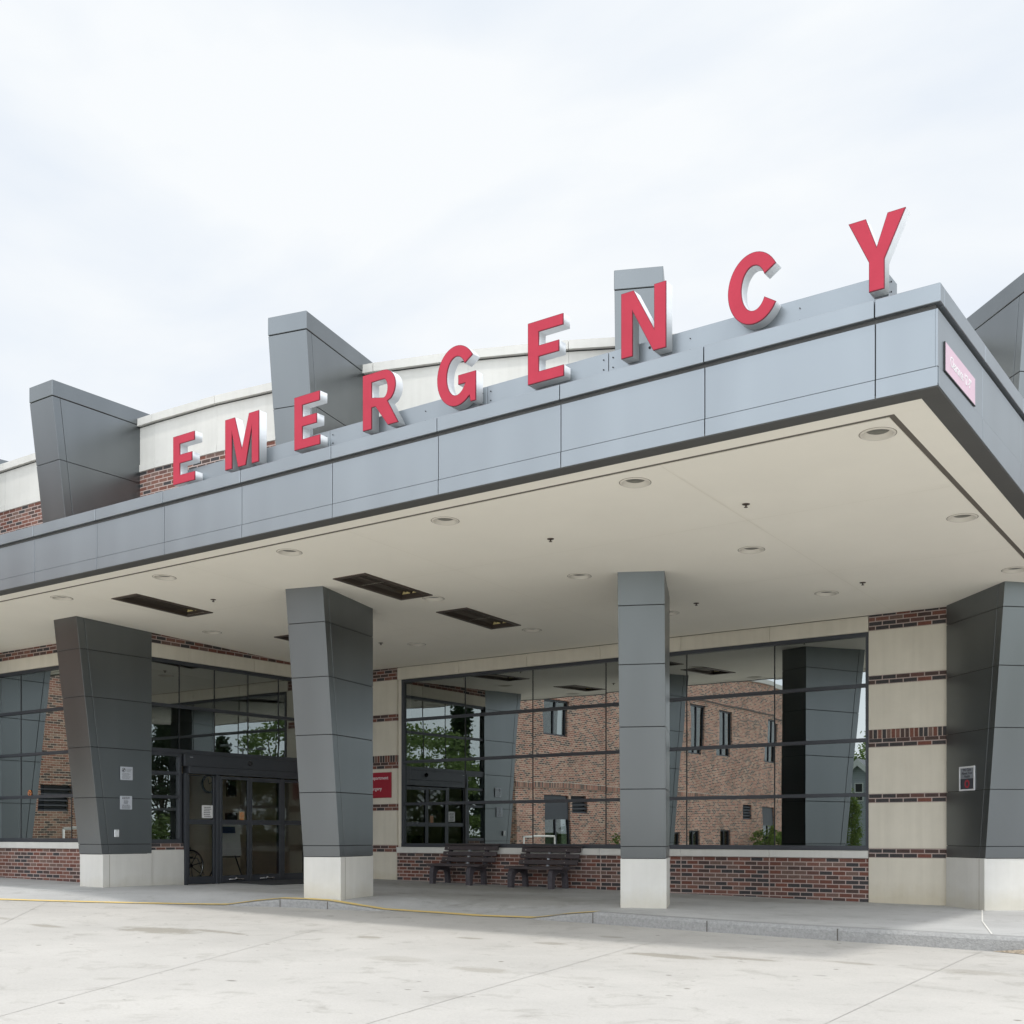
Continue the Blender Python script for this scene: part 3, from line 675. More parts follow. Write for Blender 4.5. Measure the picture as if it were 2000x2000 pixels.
# --- upper drum: brick, frieze and coping on a 16 m circle, straight to the left
CX, CY, RR = -15.123, 27.645, 16.0
def drum(r, z0, z1, thick, name, mat, a0=-90.0, a1=20.0, xleft=-31.0, step=3.75, gap=0.0, vz=0.0, bev=0):
    g = MB(); bm = g.bm; uv = bm.loops.layers.uv.new('UVMap')
    P = []; yl = CY-r
    if gap:
        x = xleft
        while x < CX-0.5: P.append((Vector((x, yl)), Vector((x, yl+thick)), x-CX)); x += 1.3
    else: P.append((Vector((xleft, yl)), Vector((xleft, yl+thick)), xleft-CX))
    n = int((a1-a0)/step)
    for i in range(n+1):
        a = rad(a0+(a1-a0)*i/n); c = Vector((math.cos(a), math.sin(a)))
        P.append((Vector((CX, CY))+c*r, Vector((CX, CY))+c*(r-thick), rad(a1-a0)*i/n*r))
    for (p, q, u), (p2, q2, u2) in zip(P[:-1], P[1:]):
        d = (p2-p).normalized()*gap/2
        A, B, C_, D_ = p+d, p2-d, q2-d, q+d
        v = [bm.verts.new((w.x, w.y, z)) for z in (z0, z1) for w in (A, B, C_, D_)]
        for f in ((0, 1, 5, 4), (4, 5, 6, 7), (3, 2, 1, 0), (2, 3, 7, 6)) + (((1, 2, 6, 5), (3, 0, 4, 7)) if gap else ()):
            ff = bm.faces.new([v[k] for k in f])
            for l in ff.loops:
                k = v.index(l.vert) % 4; l[uv].uv = (u if k in (0, 3) else u2, l.vert.co.z-vz)
    return g.build(name, mat, HB, nouv=True, weld=not gap)
drum(16.0, 4.35, 6.775, 0.3, 'upper_brick_wall', 'brick', vz=6.775, step=5)
drum(16.015, 6.777, 6.885, 0.3, 'frieze_base_course', 'palestone', gap=0.006, step=5)
drum(16.0, 6.886, 7.474, 0.3, 'frieze_panel', 'palestone', gap=0.003, step=5)
drum(16.055, 7.495, 7.612, 0.45, 'parapet_coping', 'palestone', gap=0.008, step=5)
drum(15.985, 7.46, 7.496, 0.3, 'coping_shadow_strip', 'core', step=5)  # near-black strip painting in the shadow line under the coping
# roof of the drum and closing walls so that the volume is solid
g = MB(); n = 48; ring_ = [(CX+15.72*math.cos(rad(-90+108*i/n)), CY+15.72*math.sin(rad(-90+108*i/n)), 7.2) for i in range(n+1)]
ring_ = [(-30.9, CY-15.72, 7.2)]+ring_+[(0, 38, 7.2), (-30.9, 38, 7.2)]
g.prism(ring_, (0, 0, 0.08)); g.build('flat_roof', 'roof', HB)
g = MB(); g.box(-31, 6.0, 37.7, 38, -0.35, 7.2); g.box(-31, -30.7, 11.95, 37.7, -0.35, 7.2); g.box(5.7, 6.0, 16.62, 37.7, -0.35, 4.4); g.build('rear_wall', 'brick', HB)
g = MB(); g.box(-4.0, 6.0, 16.2, 37.7, 4.401, 4.75); g.build('low_roof', 'roof', HB)
g = MB(); g.box(-3.95, 6.1, 16.16, 16.2, 4.38, 4.85); g.build('roof_edge_trim', 'acm', HB)
# interior of the lobby behind the doors and a dark room behind the strip window
g = MB()
g.quad([(-24, 11.95, ZF), (XD+0.0, 11.95, ZF), (XD+0.0, 16.3, ZF), (-24, 16.3, ZF)]); g.build('lobby_floor', 'intfloor', HB)
g = MB(); g.box(-18.6, -18.4, 11.95, 16.6, ZF, 4.3); g.box(-18.4, -15.79, 11.95, 12.0, ZF, 4.3); g.box(-18.4, -15.79, 16.3, 16.5, ZF, 4.3); g.box(-18.4, -15.79, 12.0, 16.3, 2.9, 3.0)
g.build('lobby_wall', 'intwall', HB)
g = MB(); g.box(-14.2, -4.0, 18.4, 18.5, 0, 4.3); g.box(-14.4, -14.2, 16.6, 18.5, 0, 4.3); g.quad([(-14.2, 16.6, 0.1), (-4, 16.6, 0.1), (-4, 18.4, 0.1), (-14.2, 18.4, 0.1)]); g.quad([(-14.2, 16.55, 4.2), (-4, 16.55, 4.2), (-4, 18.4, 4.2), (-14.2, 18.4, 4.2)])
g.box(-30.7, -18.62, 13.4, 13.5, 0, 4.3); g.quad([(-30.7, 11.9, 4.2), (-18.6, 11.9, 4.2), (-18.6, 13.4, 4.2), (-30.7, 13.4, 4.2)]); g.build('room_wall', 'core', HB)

# ================================================================ CANOPY
CN = empty('entrance_canopy', (-9, 8.95, 4.37), label='grey metal canopy with cream soffit projecting over the drop-off in front of the entrance', cat='canopy')
XR, XLm, YF = -2.42, -27.0, 8.95
# dark drip edge under the fascia
g = MB()
yb = 16.28
def slopebox(g, x0, x1, y0, y1, t, dz=0.0, mi=0):
    z = lambda y: SOFF(y)+dz
    g.hexa([(x0, y0, z(y0)), (x1, y0, z(y0)), (x1, y1, z(y1)), (x0, y1, z(y1)), (x0, y0, z(y0)+t), (x1, y0, z(y0)+t), (x1, y1, z(y1)+t), (x0, y1, z(y1)+t)], 0, mi)
slopebox(g, XLm, XR-0.006, YF+0.006, YF+0.17, 0.03, -0.004); slopebox(g, XR-0.17, XR-0.006, YF+0.171, yb, 0.03, -0.004)
g.build('drip_edge', 'drip', CN)
# soffit border, groove, main field
g = MB(); slopebox(g, XLm, XR-0.171, YF+0.171, YF+0.367, 0.03); slopebox(g, XR-0.44, XR-0.171, YF+0.368, yb, 0.03)
g.build('soffit_border', 'soffit', CN)
g = MB(); slopebox(g, XLm, XR-0.44, YF+0.3675, YF+0.4195, 0.02, 0.006); slopebox(g, XR-0.4945, XR-0.4405, YF+0.42, yb, 0.02, 0.006); g.build('soffit_reveal', 'soffitgroove', CN)
g = MB(); slopebox(g, XLm, XR-0.495, YF+0.42, yb, 0.05)
soffit = g.build('soffit', 'soffit', CN)
LX = [-3.1, -5.4, -7.7, -10.05, -12.35, -14.6]; LY = [9.66, 12.35, 14.74]
LIGHTS = [(x, y) for y in LY for x in LX if not (y == 14.74 and x == -14.6) and not (y == 12.35 and x == -12.35)] + [(-16.9, 9.66), (-19.2, 9.66)]
HEAT = [(-13.95, 10.08), (-10.44, 10.88), (-10.50, 13.06), (-13.95, 13.15)]
HW, HL = 0.47, 1.26
cut = MB()
for x, y in LIGHTS: cut.tube((x, y, 3.9), (x, y, 4.8), 0.126, n=36)
for x, y in HEAT: cut.box(x+0.02, x+HW-0.02, y+0.02, y+HL-0.02, 3.9, 4.8)
co = cut.build('cutter', 'core', CN)
md = soffit.modifiers.new('b', 'BOOLEAN'); md.operation = 'DIFFERENCE'; md.object = co; md.solver = 'EXACT'
bpy.context.view_layer.update()
me = bpy.data.meshes.new_from_object(soffit.evaluated_get(bpy.context.evaluated_depsgraph_get()))
soffit.modifiers.clear(); soffit.data = me; bpy.data.objects.remove(co)
if len(me.materials) == 0: me.materials.append(M['soffit'])
# faint board seams
g = MB()
def seam(x0, y0, x1, y1, w=0.005):
    d = Vector((x1-x0, y1-y0)).normalized(); p = Vector((-d.y, d.x))*w/2
    g.quad([(x0-p.x, y0-p.y, SOFF(y0-p.y)-0.003), (x0+p.x, y0+p.y, SOFF(y0+p.y)-0.003), (x1+p.x, y1+p.y, SOFF(y1+p.y)-0.003), (x1-p.x, y1-p.y, SOFF(y1-p.y)-0.003)])
for x in (-4.98, -8.85, -11.6, -14.2): seam(x, 9.4, x, 16.2)
for y in (11.3, 13.7): seam(-24, y, -2.95, y)
g.build('soffit_seam', 'seam', CN)
# fascia
JX = [-2.424, -2.893, -4.336, -5.782, -7.225, -8.669, -10.08, -11.45, -12.78, -14.15, -15.6, -17.05, -18.5, -19.95, -21.4, -22.85, -24.3, -25.75, -27.0]
gp = 0.009
g1 = MB(); g2 = MB(); g3 = MB()
for a, b in zip(JX[1:], JX[:-1]):
    e = 0.0 if b > -2.5 else gp/2
    g1.box(a+gp/2, (XR+0.022 if not e else b-e), YF-0.022, YF+0.09, 4.985, 5.125, bev=0.004)
    g2.box(a+gp/2, b-(e if e else 0.018), YF+0.004, YF+0.022, 4.515, 4.947, bev=0.002)
    g3.box(a+gp/2, b-(e if e else 0.002), YF, YF+0.022, 4.368, 4.511, bev=0.002)
JY = [8.95, 10.304, 11.763, 13.2, 14.65, 16.1, 16.15]
for a, b in zip(JY[:-1], JY[1:]):
    s_ = 0.092 if a < 9 else gp/2
    g1.box(XR-0.09, XR+0.022, a+s_, b-gp/2, 4.985, 5.125, bev=0.004)
    s_ = 0.0 if a < 9 else gp/2
    g2.box(XR-0.022, XR-0.004, a+(s_ if s_ else 0.004), b-gp/2, 4.515, 4.947, bev=0.002)
    zb0, zb1 = SOFF(a)-0.004+0.009, SOFF(b)-0.004+0.009
    g3.hexa([(XR-0.022, a+(s_ if s_ else 0.023), zb0), (XR, a+(s_ if s_ else 0.023), zb0), (XR, b-gp/2, zb1), (XR-0.022, b-gp/2, zb1), (XR-0.022, a+(s_ if s_ else 0.023), 4.511), (XR, a+(s_ if s_ else 0.023), 4.511), (XR, b-gp/2, 4.511), (XR-0.022, b-gp/2, 4.511)], 0.001)
for gg, nm in ((g1, 'fascia_cap'), (g2, 'fascia_panel'), (g3, 'fascia_base_panel')):
    gg.build(nm, 'acm', CN)
g = MB(); g.box(XLm, XR-0.026, YF+0.026, YF+0.12, 4.42, 5.10); g.box(XR-0.12, XR-0.026, YF+0.12, 16.1, 4.42, 5.10); g.build('fascia_backing', 'panelgap', CN)
g = MB(); g.box(XLm, XR-0.125, YF+0.125, 16.2, 4.80, 4.86); g.build('roof_deck', 'roof', CN)

# ================================================================ PILLARS
def af(z): return 0.485 - 0.126*(z-0.73)         # depth of the leaning front edge
BACK, WID, ZTOP = 1.42, 0.575, 7.75
def pillar_parts(root, zg):
    # local frame: origin at front reference corner (right face), +y into the building, x from -WID to 0
    g = MB(); W2 = WID
    lev = [0.70, 0.852, 1.575, 2.348, 3.115, 3.83, 4.9, 5.75, 6.60, 7.515]
    # local z is above datum (root z = 0)
    for a, b in zip(lev[:-1], lev[1:]):
        a2, b2 = a+0.004, b-0.004
        # front panel wraps 0.13 round the corner
        def wedge(x0, x1, y0f, y1f):
            g.hexa([(x0, y0f(a2), a2), (x1, y0f(a2), a2), (x1, y1f(a2), a2), (x0, y1f(a2), a2), (x0, y0f(b2), b2), (x1, y0f(b2), b2), (x1, y1f(b2), b2), (x0, y1f(b2), b2)], 0.002)
        wedge(-W2, 0, af, lambda z: af(z)+0.128)
        wedge(-W2, 0, lambda z: af(z)+0.137, lambda z: BACK)
    g.box(-W2-0.005, 0.005, af(7.52)-0.004, BACK+0.05, 7.522, 7.755, bev=0.006)
    g.build('metal_cladding', 'cladding', root, local=True)
    g = MB(); g.hexa([(-W2+0.012, af(0.7)+0.014, 0.69), (-0.012, af(0.7)+0.014, 0.69), (-0.012, BACK-0.012, 0.69), (-W2+0.012, BACK-0.012, 0.69),
                      (-W2+0.012, af(7.53)+0.014, 7.53), (-0.012, af(7.53)+0.014, 7.53), (-0.012, BACK-0.012, 7.53), (-W2+0.012, BACK-0.012, 7.53)])
    g.build('joint_backing', 'core', root, local=True)
    g = MB(); y0 = 0.50
    g.box(-W2-0.004, 0.004, y0, BACK+0.004, -0.35, 0.698, bev=0.005)
    sb = g.build('stone_base', 'palestone', root, local=True)
    g = MB(); g.box(0.002, 0.0055, y0+0.12, y0+0.126, -0.34, 0.69); g.box(-W2-0.0055, -W2-0.002, y0+0.12, y0+0.126, -0.34, 0.69); g.build('stone_joint', 'stonegap', sb, local=True)
PIL = [((-15.48, 10.45), 0.5, 'leftmost leaning metal pillar, with two paper notices and an outlet, beside the sliding doors'),
       ((-10.87, 11.02), 13.6, 'leaning metal pillar standing between the sliding doors and the two benches'),
       ((-6.655, 12.63), 25.0, 'leaning metal pillar seen face-on in front of the long mirrored window'),
       ((-19.6, 10.6), -4.0, 'leaning metal pillar left of the window, reflected in its mirrored glass'),
       ((-2.87, 15.60), 44.5, 'rightmost leaning metal pillar carrying a framed health notice, by the banded stone pier')]
proto = None
for i, ((x, y), a, lab) in enumerate(PIL):
    if i == 0:
        p = empty('tapered_pillar', (x, y, 0), rad(a)); pillar_parts(p, 0); proto = p
    else:
        p = copy_tree(proto); p.location = (x, y, 0); p.rotation_euler = (0, 0, rad(a))
    tag(p, label=lab, cat='pillar', group='leaning metal pillars along the facade')

# ================================================================ ROOFTOP LETTERS
SG = empty('rooftop_sign', (-7, 9.3, 5.1), label='row of red channel letters reading EMERGENCY standing on the canopy edge', cat='sign')
g = MB(); xs = [-11.35, -8.96, -6.82, -5.43, -2.865]
for a, b in zip(xs[:-1], xs[1:]): g.box(a+0.003, b-0.003, 9.215, 9.42, 4.87, 5.43, bev=0.003)
race = g.build('raceway', 'acm', SG)
BP = [(x+dx, z, 9.213, 0.006) for x in (-8.96, -6.82, -5.43) for dx in (-0.05, 0.05) for z in (5.20, 5.28, 5.37)] + [(x, z, 9.213, 0.005) for x in (-7.6, -6.1, -4.6, -3.6) for z in (5.25, 5.35)]
for x, z, y, r_ in BP:
    g = MB(); g.tube((x, y, z), (x, y-0.006, z), r_, n=8); g.build('bolt', 'black', race)
for z in (5.2, 5.3, 5.38):
    g = MB(); g.tube((-2.864, 9.25, z), (-2.858, 9.25, z), 0.007, n=8); g.build('bolt', 'black', race)
def ell(cx, cy, rx, ry, a0, a1, n=18): return [(cx+rx*math.cos(rad(a0+(a1-a0)*i/n)), cy+ry*math.sin(rad(a0+(a1-a0)*i/n))) for i in range(n+1)]
H = 0.585
def E_(w):
    t = 0.125; h = 0.105
    return [[(0, 0), (w, 0), (w, h), (t, h), (t, H/2-h/2+0.005), (w*0.87, H/2-h/2+0.005), (w*0.87, H/2+h/2+0.005), (t, H/2+h/2+0.005), (t, H-h), (w*0.985, H-h), (w*0.985, H), (0, H)]]
def M_(w):
    t = 0.125
    return [[(0, 0), (t*0.95, 0), (t*0.95, H*0.70), (w/2-0.065, 0), (w/2+0.065, 0), (w-t*0.95, H*0.70), (w-t*0.95, 0), (w, 0), (w, H), (w-0.165, H), (w/2, H*0.34), (0.165, H), (0, H)]]
def N_(w):
    t = 0.118
    return [[(0, 0), (t, 0), (t, H*0.68), (w-t-0.01, 0), (w, 0), (w, H), (w-t, H), (w-t, H*0.33), (t+0.01, H), (0, H)]]
def Y_(w):
    t = 0.122
    return [[(w/2-t/2, 0), (w/2+t/2, 0), (w/2+t/2, H*0.40), (w, H), (w-0.14, H), (w/2, H*0.585), (0.14, H), (0, H), (w/2-t/2, H*0.40)]]
def C_(w):
    rx, ry, t = w/2, H/2+0.008, 0.122
    return [ell(w/2, H/2, rx*1.02, ry, 32, 328, 40) + ell(w/2, H/2, rx*1.02-t, ry-0.112, 330, 30, 40)]
def G_(w):
    rx, ry, t = w/2*1.03, H/2+0.008, 0.122
    o = ell(w/2, H/2, rx, ry, 34, 318, 40)
    o += [(w-0.075, 0.075), (w-0.06, 0.0), (w+0.005, 0.0), (w+0.005, H*0.50), (w*0.55, H*0.50), (w*0.55, H*0.50-0.095), (w-0.125, H*0.50-0.095)]
    o += ell(w/2, H/2, rx-t, ry-0.108, 312, 32, 34)
    return [o]
def R_(w):
    t = 0.125; wb = w*0.92
    o = [(0, 0), (t, 0), (t, H*0.385), (w*0.36, H*0.385), (w-0.145, 0), (w, 0), (w*0.70, H*0.43)] + ell(wb-0.165, H*0.70, 0.165, H*0.30, -52, 90, 16) + [(0, H)]
    i = [(t, H-0.095), (wb-0.165, H-0.095)] + ell(wb-0.165, H*0.672, 0.055, H*0.165, 90, -90, 12) + [(t, H*0.385+0.105)]
    return [o, i]
LET = [('E', E_, -11.462, 0.40, 5.235), ('M', M_, -10.525, 0.57, 5.245), ('E', E_, -9.385, 0.395, 5.255), ('R', R_, -8.362, 0.495, 5.262), ('G', G_, -7.346, 0.475, 5.27),
       ('E', E_, -6.246, 0.405, 5.273), ('N', N_, -5.228, 0.452, 5.278), ('C', C_, -4.185, 0.455, 5.278), ('Y', Y_, -3.153, 0.45, 5.27)]
def poly_mesh(name, loops, depth, bev=0.0):
    cu = bpy.data.curves.new(name, 'CURVE'); cu.dimensions = '2D'; cu.fill_mode = 'BOTH'; cu.extrude = depth/2
    if bev: cu.offset = -bev
    for lp in loops:
        sp = cu.splines.new('POLY'); sp.points.add(len(lp)-1); sp.use_cyclic_u = True
        for k, (x, y) in enumerate(lp): sp.points[k].co = (x, y, 0, 1)
    o = bpy.data.objects.new(name, cu); COL.objects.link(o); bpy.context.view_layer.update()
    me = bpy.data.meshes.new_from_object(o.evaluated_get(bpy.context.evaluated_depsgraph_get()))
    bpy.data.objects.remove(o); return me
for ch, fn, x, w, z in LET:
    loops = fn(w); base = Vector((x, 9.0, z)) - wpos(SG)
    def place(me, y0, mats, name, parent, off):
        for v in me.vertices: v.co = Vector((v.co.x, -v.co.z, v.co.y)) + Vector((base.x, base.y+y0, base.z)) - off
        me.materials.clear()
        for m in mats: me.materials.append(M[m])
        me.name = name; o = bpy.data.objects.new(name, me); COL.objects.link(o); o.parent = parent; return o
    me = poly_mesh('letter', loops, 0.108)
    L = place(me, 0.160, ['white'], 'letter', SG, Vector((0, 0, 0)))
    me = poly_mesh('trim', loops, 0.010)
    place(me, 0.100, ['redtrim'], 'letter_trim', L, Vector((0, 0, 0)))
    me = poly_mesh('face', loops, 0.004, bev=0.005)
    place(me, 0.0945, ['red'], 'letter_face', L, Vector((0, 0, 0)))
    g = MB(); g.tube((x+w*0.5, 9.21, z+0.09), (x+w*0.5, 9.225, z+0.09), 0.012, n=8); g.build('mounting_stud', 'black', L, local=False)

# ================================================================ CEILING FITTINGS
def slope_rot(o): o.rotation_euler = (-math.atan(0.0371), 0, 0)
l0 = empty('recessed_light', (0, 0, 0))
g = MB(); g.ring((0, 0, 0), [(0.122, -0.002), (0.126, -0.009), (0.142, -0.008), (0.147, -0.001), (0.147, 0.0)], n=36); tr0 = g.build('trim_ring', 'trim', l0, local=True)
g = MB(); g.ring((0, 0, 0), [(0.147, -0.0015), (0.153, -0.0015)], n=36); g.build('shadow_line', 'stonegap', tr0, local=True)  # dark ring painted round the trim as its shadow
g = MB(); g.ring((0, 0, 0), [(0.122, -0.003), (0.112, 0.012), (0.094, 0.030)], n=36); g.build('reflector_cone', 'trim', l0, local=True)
g = MB(); g.ring((0, 0, 0), [(0.0945, 0.029), (0.090, 0.026), (0.0005, 0.026)], n=28); g.build('lens', 'lens', l0, local=True)
g = MB(); g.tube((0, 0, 0.09), (0, 0, 0.2), 0.118, n=20); g.build('can_housing', 'core', l0, local=True)
rown = {9.66: 'along the front edge of the canopy', 12.35: 'in the middle row of the soffit', 14.74: 'in the row nearest the windows'}
coln = {-3.1: 'right end', -5.4: 'second from the right', -7.7: 'third from the right', -10.05: 'fourth from the right', -12.35: 'fifth from the right', -14.6: 'sixth from the right', -16.9: 'seventh from the right', -19.2: 'eighth from the right'}
for i, (x, y) in enumerate(LIGHTS):
    o = l0 if i == 0 else copy_tree(l0)
    o.location = (x, y, SOFF(y)); slope_rot(o)
    tag(o, label='round recessed soffit light, ' + coln[x] + ' ' + rown[y], cat='ceiling light', group='round lights recessed in the soffit')
h0 = empty('ceiling_heater', (0, 0, 0))
g = MB(); f = 0.045
g.box(-f, HW+f-0.0, -f, 0.02, -0.012, 0.004, bev=0.002); g.box(-f, HW+f, HL-0.02, HL+f, -0.012, 0.004, bev=0.002); g.box(-f, 0.02, 0.021, HL-0.021, -0.012, 0.004, bev=0.002); g.box(HW-0.02, HW+f, 0.021, HL-0.021, -0.012, 0.004, bev=0.002)
g.box(0.0205, 0.027, 0.021, HL-0.021, -0.011, 0.056); g.box(HW-0.027, HW-0.0205, 0.021, HL-0.021, -0.011, 0.056); g.box(0.028, HW-0.028, 0.0205, 0.027, -0.011, 0.056); g.box(0.028, HW-0.028, HL-0.027, HL-0.0205, -0.011, 0.056)
g.build('frame', 'bronze', h0, local=True)
g = MB(); g.box(0.0, HW, 0.0, HL, 0.135, 0.145); g.box(0.0, 0.018, 0, HL, 0.05, 0.134); g.box(HW-0.018, HW, 0, HL, 0.05, 0.134); g.box(0.019, HW-0.019, 0, 0.018, 0.05, 0.134); g.box(0.019, HW-0.019, HL-0.018, HL, 0.05, 0.134); g.build('housing', 'bronze', h0, local=True)
for xc in (HW*0.31, HW*0.69):
    g = MB(); prof = [(xc-0.085, 0.035), (xc-0.06, 0.085), (xc-0.02, 0.11), (xc+0.02, 0.11), (xc+0.06, 0.085), (xc+0.085, 0.035)]
    for (a, za), (b, zb) in zip(prof[:-1], prof[1:]): g.quad([(a, 0.10, za), (a, HL-0.08, za), (b, HL-0.08, zb), (b, 0.10, zb)])
    r_ = g.build('reflector', 'reflector', h0, local=True)
    g = MB(); g.quad([(xc-0.07, HL-0.079, 0.03), (xc+0.07, HL-0.079, 0.03), (xc+0.03, HL-0.079, 0.105), (xc-0.03, HL-0.079, 0.105)]); g.quad([(xc-0.07, 0.101, 0.03), (xc-0.03, 0.101, 0.105), (xc+0.03, 0.101, 0.105), (xc+0.07, 0.101, 0.03)]); g.build('end_plate', 'ceramic', r_, local=True)
    g = MB(); g.tube((xc, 0.1, 0.06), (xc, HL-0.08, 0.06), 0.009); g.build('heating_tube', 'bronze', h0, local=True)
HLAB = ['long dark radiant heater in the soffit between the two leftmost pillars, nearest the canopy edge', 'long dark radiant heater in the soffit just right of the second pillar',
        'long dark radiant heater in the soffit above the benches, nearer the window wall', 'dark radiant heater in the soffit mostly hidden behind the second pillar from the left']
for i, (x, y) in enumerate(HEAT):
    o = h0 if i == 0 else copy_tree(h0)
    o.location = (x, y, SOFF(y)); slope_rot(o)
    tag(o, label=HLAB[i], cat='heater', group='radiant heaters recessed in the soffit')
s0 = empty('sprinkler_head', (0, 0, 0))
g = MB(); g.ring((0, 0, 0), [(0.040, 0.0), (0.036, -0.006), (0.012, -0.010), (0.001, -0.010)], n=20); g.tube((0, 0, -0.01), (0, 0, -0.028), 0.009, n=10); g.build('escutcheon', 'bronze', s0, local=True)
g = MB(); g.ring((0, 0, 0), [(0.001, -0.034), (0.020, -0.033), (0.020, -0.030), (0.001, -0.029)], n=14); g.build('deflector', 'bronze', s0, local=True)
SPK = [((-4.78, 10.8), 'small dark sprinkler head between the two rightmost front soffit lights'), ((-7.11, 10.8), 'small dark sprinkler head between the second and third front soffit lights from the right'),
       ((-12.78, 10.83), 'small dark sprinkler head right of the leftmost radiant heater'), ((-12.8, 14.36), 'small dark sprinkler head above the left end of the benches near the window'),
       ((-7.1, 14.4), 'small dark sprinkler head just right of the face-on pillar'), ((-4.82, 14.43), 'small dark sprinkler head in front of the right-hand stone pier')]
for i, ((x, y), lab) in enumerate(SPK):
    o = s0 if i == 0 else copy_tree(s0)
    o.location = (x, y, SOFF(y)); tag(o, label=lab, cat='sprinkler', group='sprinkler heads on the soffit')

# ================================================================ BENCHES
def bench(loc):
    # local origin: ground at left front foot line; x right, y towards the wall
    r = empty('park_bench', loc)
    L0, L1 = -0.07, 1.10
    for z0, z1, y, dx in ((0.385, 0.465, 0.375, 0.0), (0.49, 0.565, 0.405, 0.01), (0.59, 0.66, 0.435, 0.02)):
        g = MB(); g.hexa([(L0+dx, y, z0), (L1+dx, y, z0), (L1+dx, y+0.038, z0-0.006), (L0+dx, y+0.038, z0-0.006), (L0+dx, y+0.018, z1), (L1+dx, y+0.018, z1), (L1+dx, y+0.056, z1-0.004), (L0+dx, y+0.056, z1-0.004)], 0.006)
        g.build('back_slat', 'bench', r, local=True)
    g = MB(); g.hexa([(L0+0.01, 0.462, 0.672), (L1+0.03, 0.462, 0.672), (L1+0.03, 0.50, 0.668), (L0+0.01, 0.50, 0.668), (L0+0.01, 0.482, 0.70), (L1+0.03, 0.482, 0.70), (L1+0.03, 0.52, 0.697), (L0+0.01, 0.52, 0.697)], 0.006); g.build('back_slat', 'bench', r, local=True)
    for y0 in (-0.05, 0.085, 0.22):
        g = MB(); g.box(L0, L1, y0, y0+0.115, 0.315, 0.355, bev=0.006); g.build('seat_slat', 'bench', r, local=True)
    for x0 in (0.0, 0.80):
        # arched leg frame cut from thick board
        out = [(-0.045, -0.02), (0.045, -0.02), (0.06, 0.16), (0.10, 0.225), (0.17, 0.25), (0.30, 0.25), (0.355, 0.22), (0.375, 0.16), (0.385, -0.02), (0.47, -0.02), (0.455, 0.17), (0.43, 0.27), (0.40, 0.314), (0.0, 0.314), (-0.035, 0.27), (-0.05, 0.18)]
        g = MB(); g.prism([(x0, y, z) for y, z in out], (0.085, 0, 0), bev=0.006); g.build('leg', 'benchleg', r, local=True)
        g = MB(); g.hexa([(x0+0.01, 0.41, 0.28), (x0+0.075, 0.41, 0.28), (x0+0.075, 0.47, 0.28), (x0+0.01, 0.47, 0.28), (x0+0.01, 0.515, 0.69), (x0+0.075, 0.515, 0.69), (x0+0.075, 0.565, 0.685), (x0+0.01, 0.565, 0.685)], 0.004); g.build('back_support', 'benchleg', r, local=True)
    for z, y in ((0.477, 0.40), (0.578, 0.43), (0.367, 0.37)):
        g = MB(); g.box(0.50, 0.53, y, y+0.05, z-0.012, z+0.012); g.build('spacer', 'paper', r, local=True)
    for z, y in ((0.42, 0.378), (0.53, 0.408), (0.625, 0.438)):
        for x in (0.04, 0.85):
            g = MB(); g.tube((x, y+0.01, z), (x, y-0.001, z), 0.007, n=8); g.build('bolt', 'bolt', r, local=True)
    return r
b1 = bench((-12.86, 15.73, zw(-12.4)))
tag(b1, label='dark brown slatted bench against the brick wall, nearer the entrance doors', cat='bench', group='slatted benches under the window')
b2 = copy_tree(b1); b2.location = (-11.20, 15.75, zw(-10.7))
tag(b2, label='dark brown slatted bench against the brick wall, nearer the face-on pillar', cat='bench', group='slatted benches under the window')

# ================================================================ SIGNS
sg = empty('department_sign', (-14.8, Y0-0.03, 1.69), label='crimson wall sign with white lettering ending in Department and Surgery on the stone pier', cat='sign')
g = MB(); g.box(-15.38, -14.25, Y0-0.045, Y0-0.022, 1.69, 2.163, bev=0.003); g.build('sign_board', 'signred', sg)
text_mesh('lettering', 'Department', 0.093, 'signwhite', sg, (-14.315, Y0-0.0455, 2.032), (1, 0, 0), (0, 0, 1), 0.002, 'RIGHT')
text_mesh('lettering', 'Surgery', 0.093, 'signwhite', sg, (-14.478, Y0-0.0455, 1.832), (1, 0, 0), (0, 0, 1), 0.002, 'RIGHT')
cs = empty('clearance_sign', (XR, 9.55, 4.53), label='faded pink clearance sign fixed to the right side of the canopy fascia', cat='sign')
g = MB(); g.box(XR-0.002, XR+0.006, 9.123, 10.02, 4.535, 4.752); g.build('sign_board', 'signpink', cs)
g = MB(); g.box(XR-0.002, XR+0.008, 9.113, 9.1225, 4.527, 4.752); g.box(XR-0.002, XR+0.008, 9.123, 10.02, 4.525, 4.5345); g.build('sign_edge', 'core', cs)
text_mesh('lettering', "Clearance 12'-9\"", 0.118, 'signwhite', cs, (XR+0.0075, 9.575, 4.612), (0, 1, 0), (0, 0, 1), 0.001, 'CENTER', sx=0.80)
def paper_lines(o, axis, y0, y1, z0, z1, X, rows, mat='greyink', cover=0.8, seed=1):
    random.seed(seed); g = MB(); h = (z1-z0)/rows
    for k in range(rows):
        zc = z1-(k+0.5)*h; a = y0+(y1-y0)*(0.08+random.random()*0.08); b = y1-(y1-y0)*(0.05+random.random()*(1-cover)*1.2)
        x = a
        while x < b:
            w = min((y1-y0)*random.uniform(0.06, 0.16), b-x); q = zc-h*0.2; r = zc+h*0.2
            g.quad([(X, x, q), (X, x+w, q), (X, x+w, r), (X, x, r)]); x += w+(y1-y0)*0.025
    return g.build('printed_text', mat, o)
XP = -15.476
n1 = empty('paper_notice', (XP, 11.37, 1.86), label='upper of the two white paper notices on the leftmost pillar, with a dark round emblem', cat='notice')
g = MB(); g.box(XP, XP+0.004, 11.262, 11.492, 1.862, 2.07); g.build('sheet', 'paper', n1)
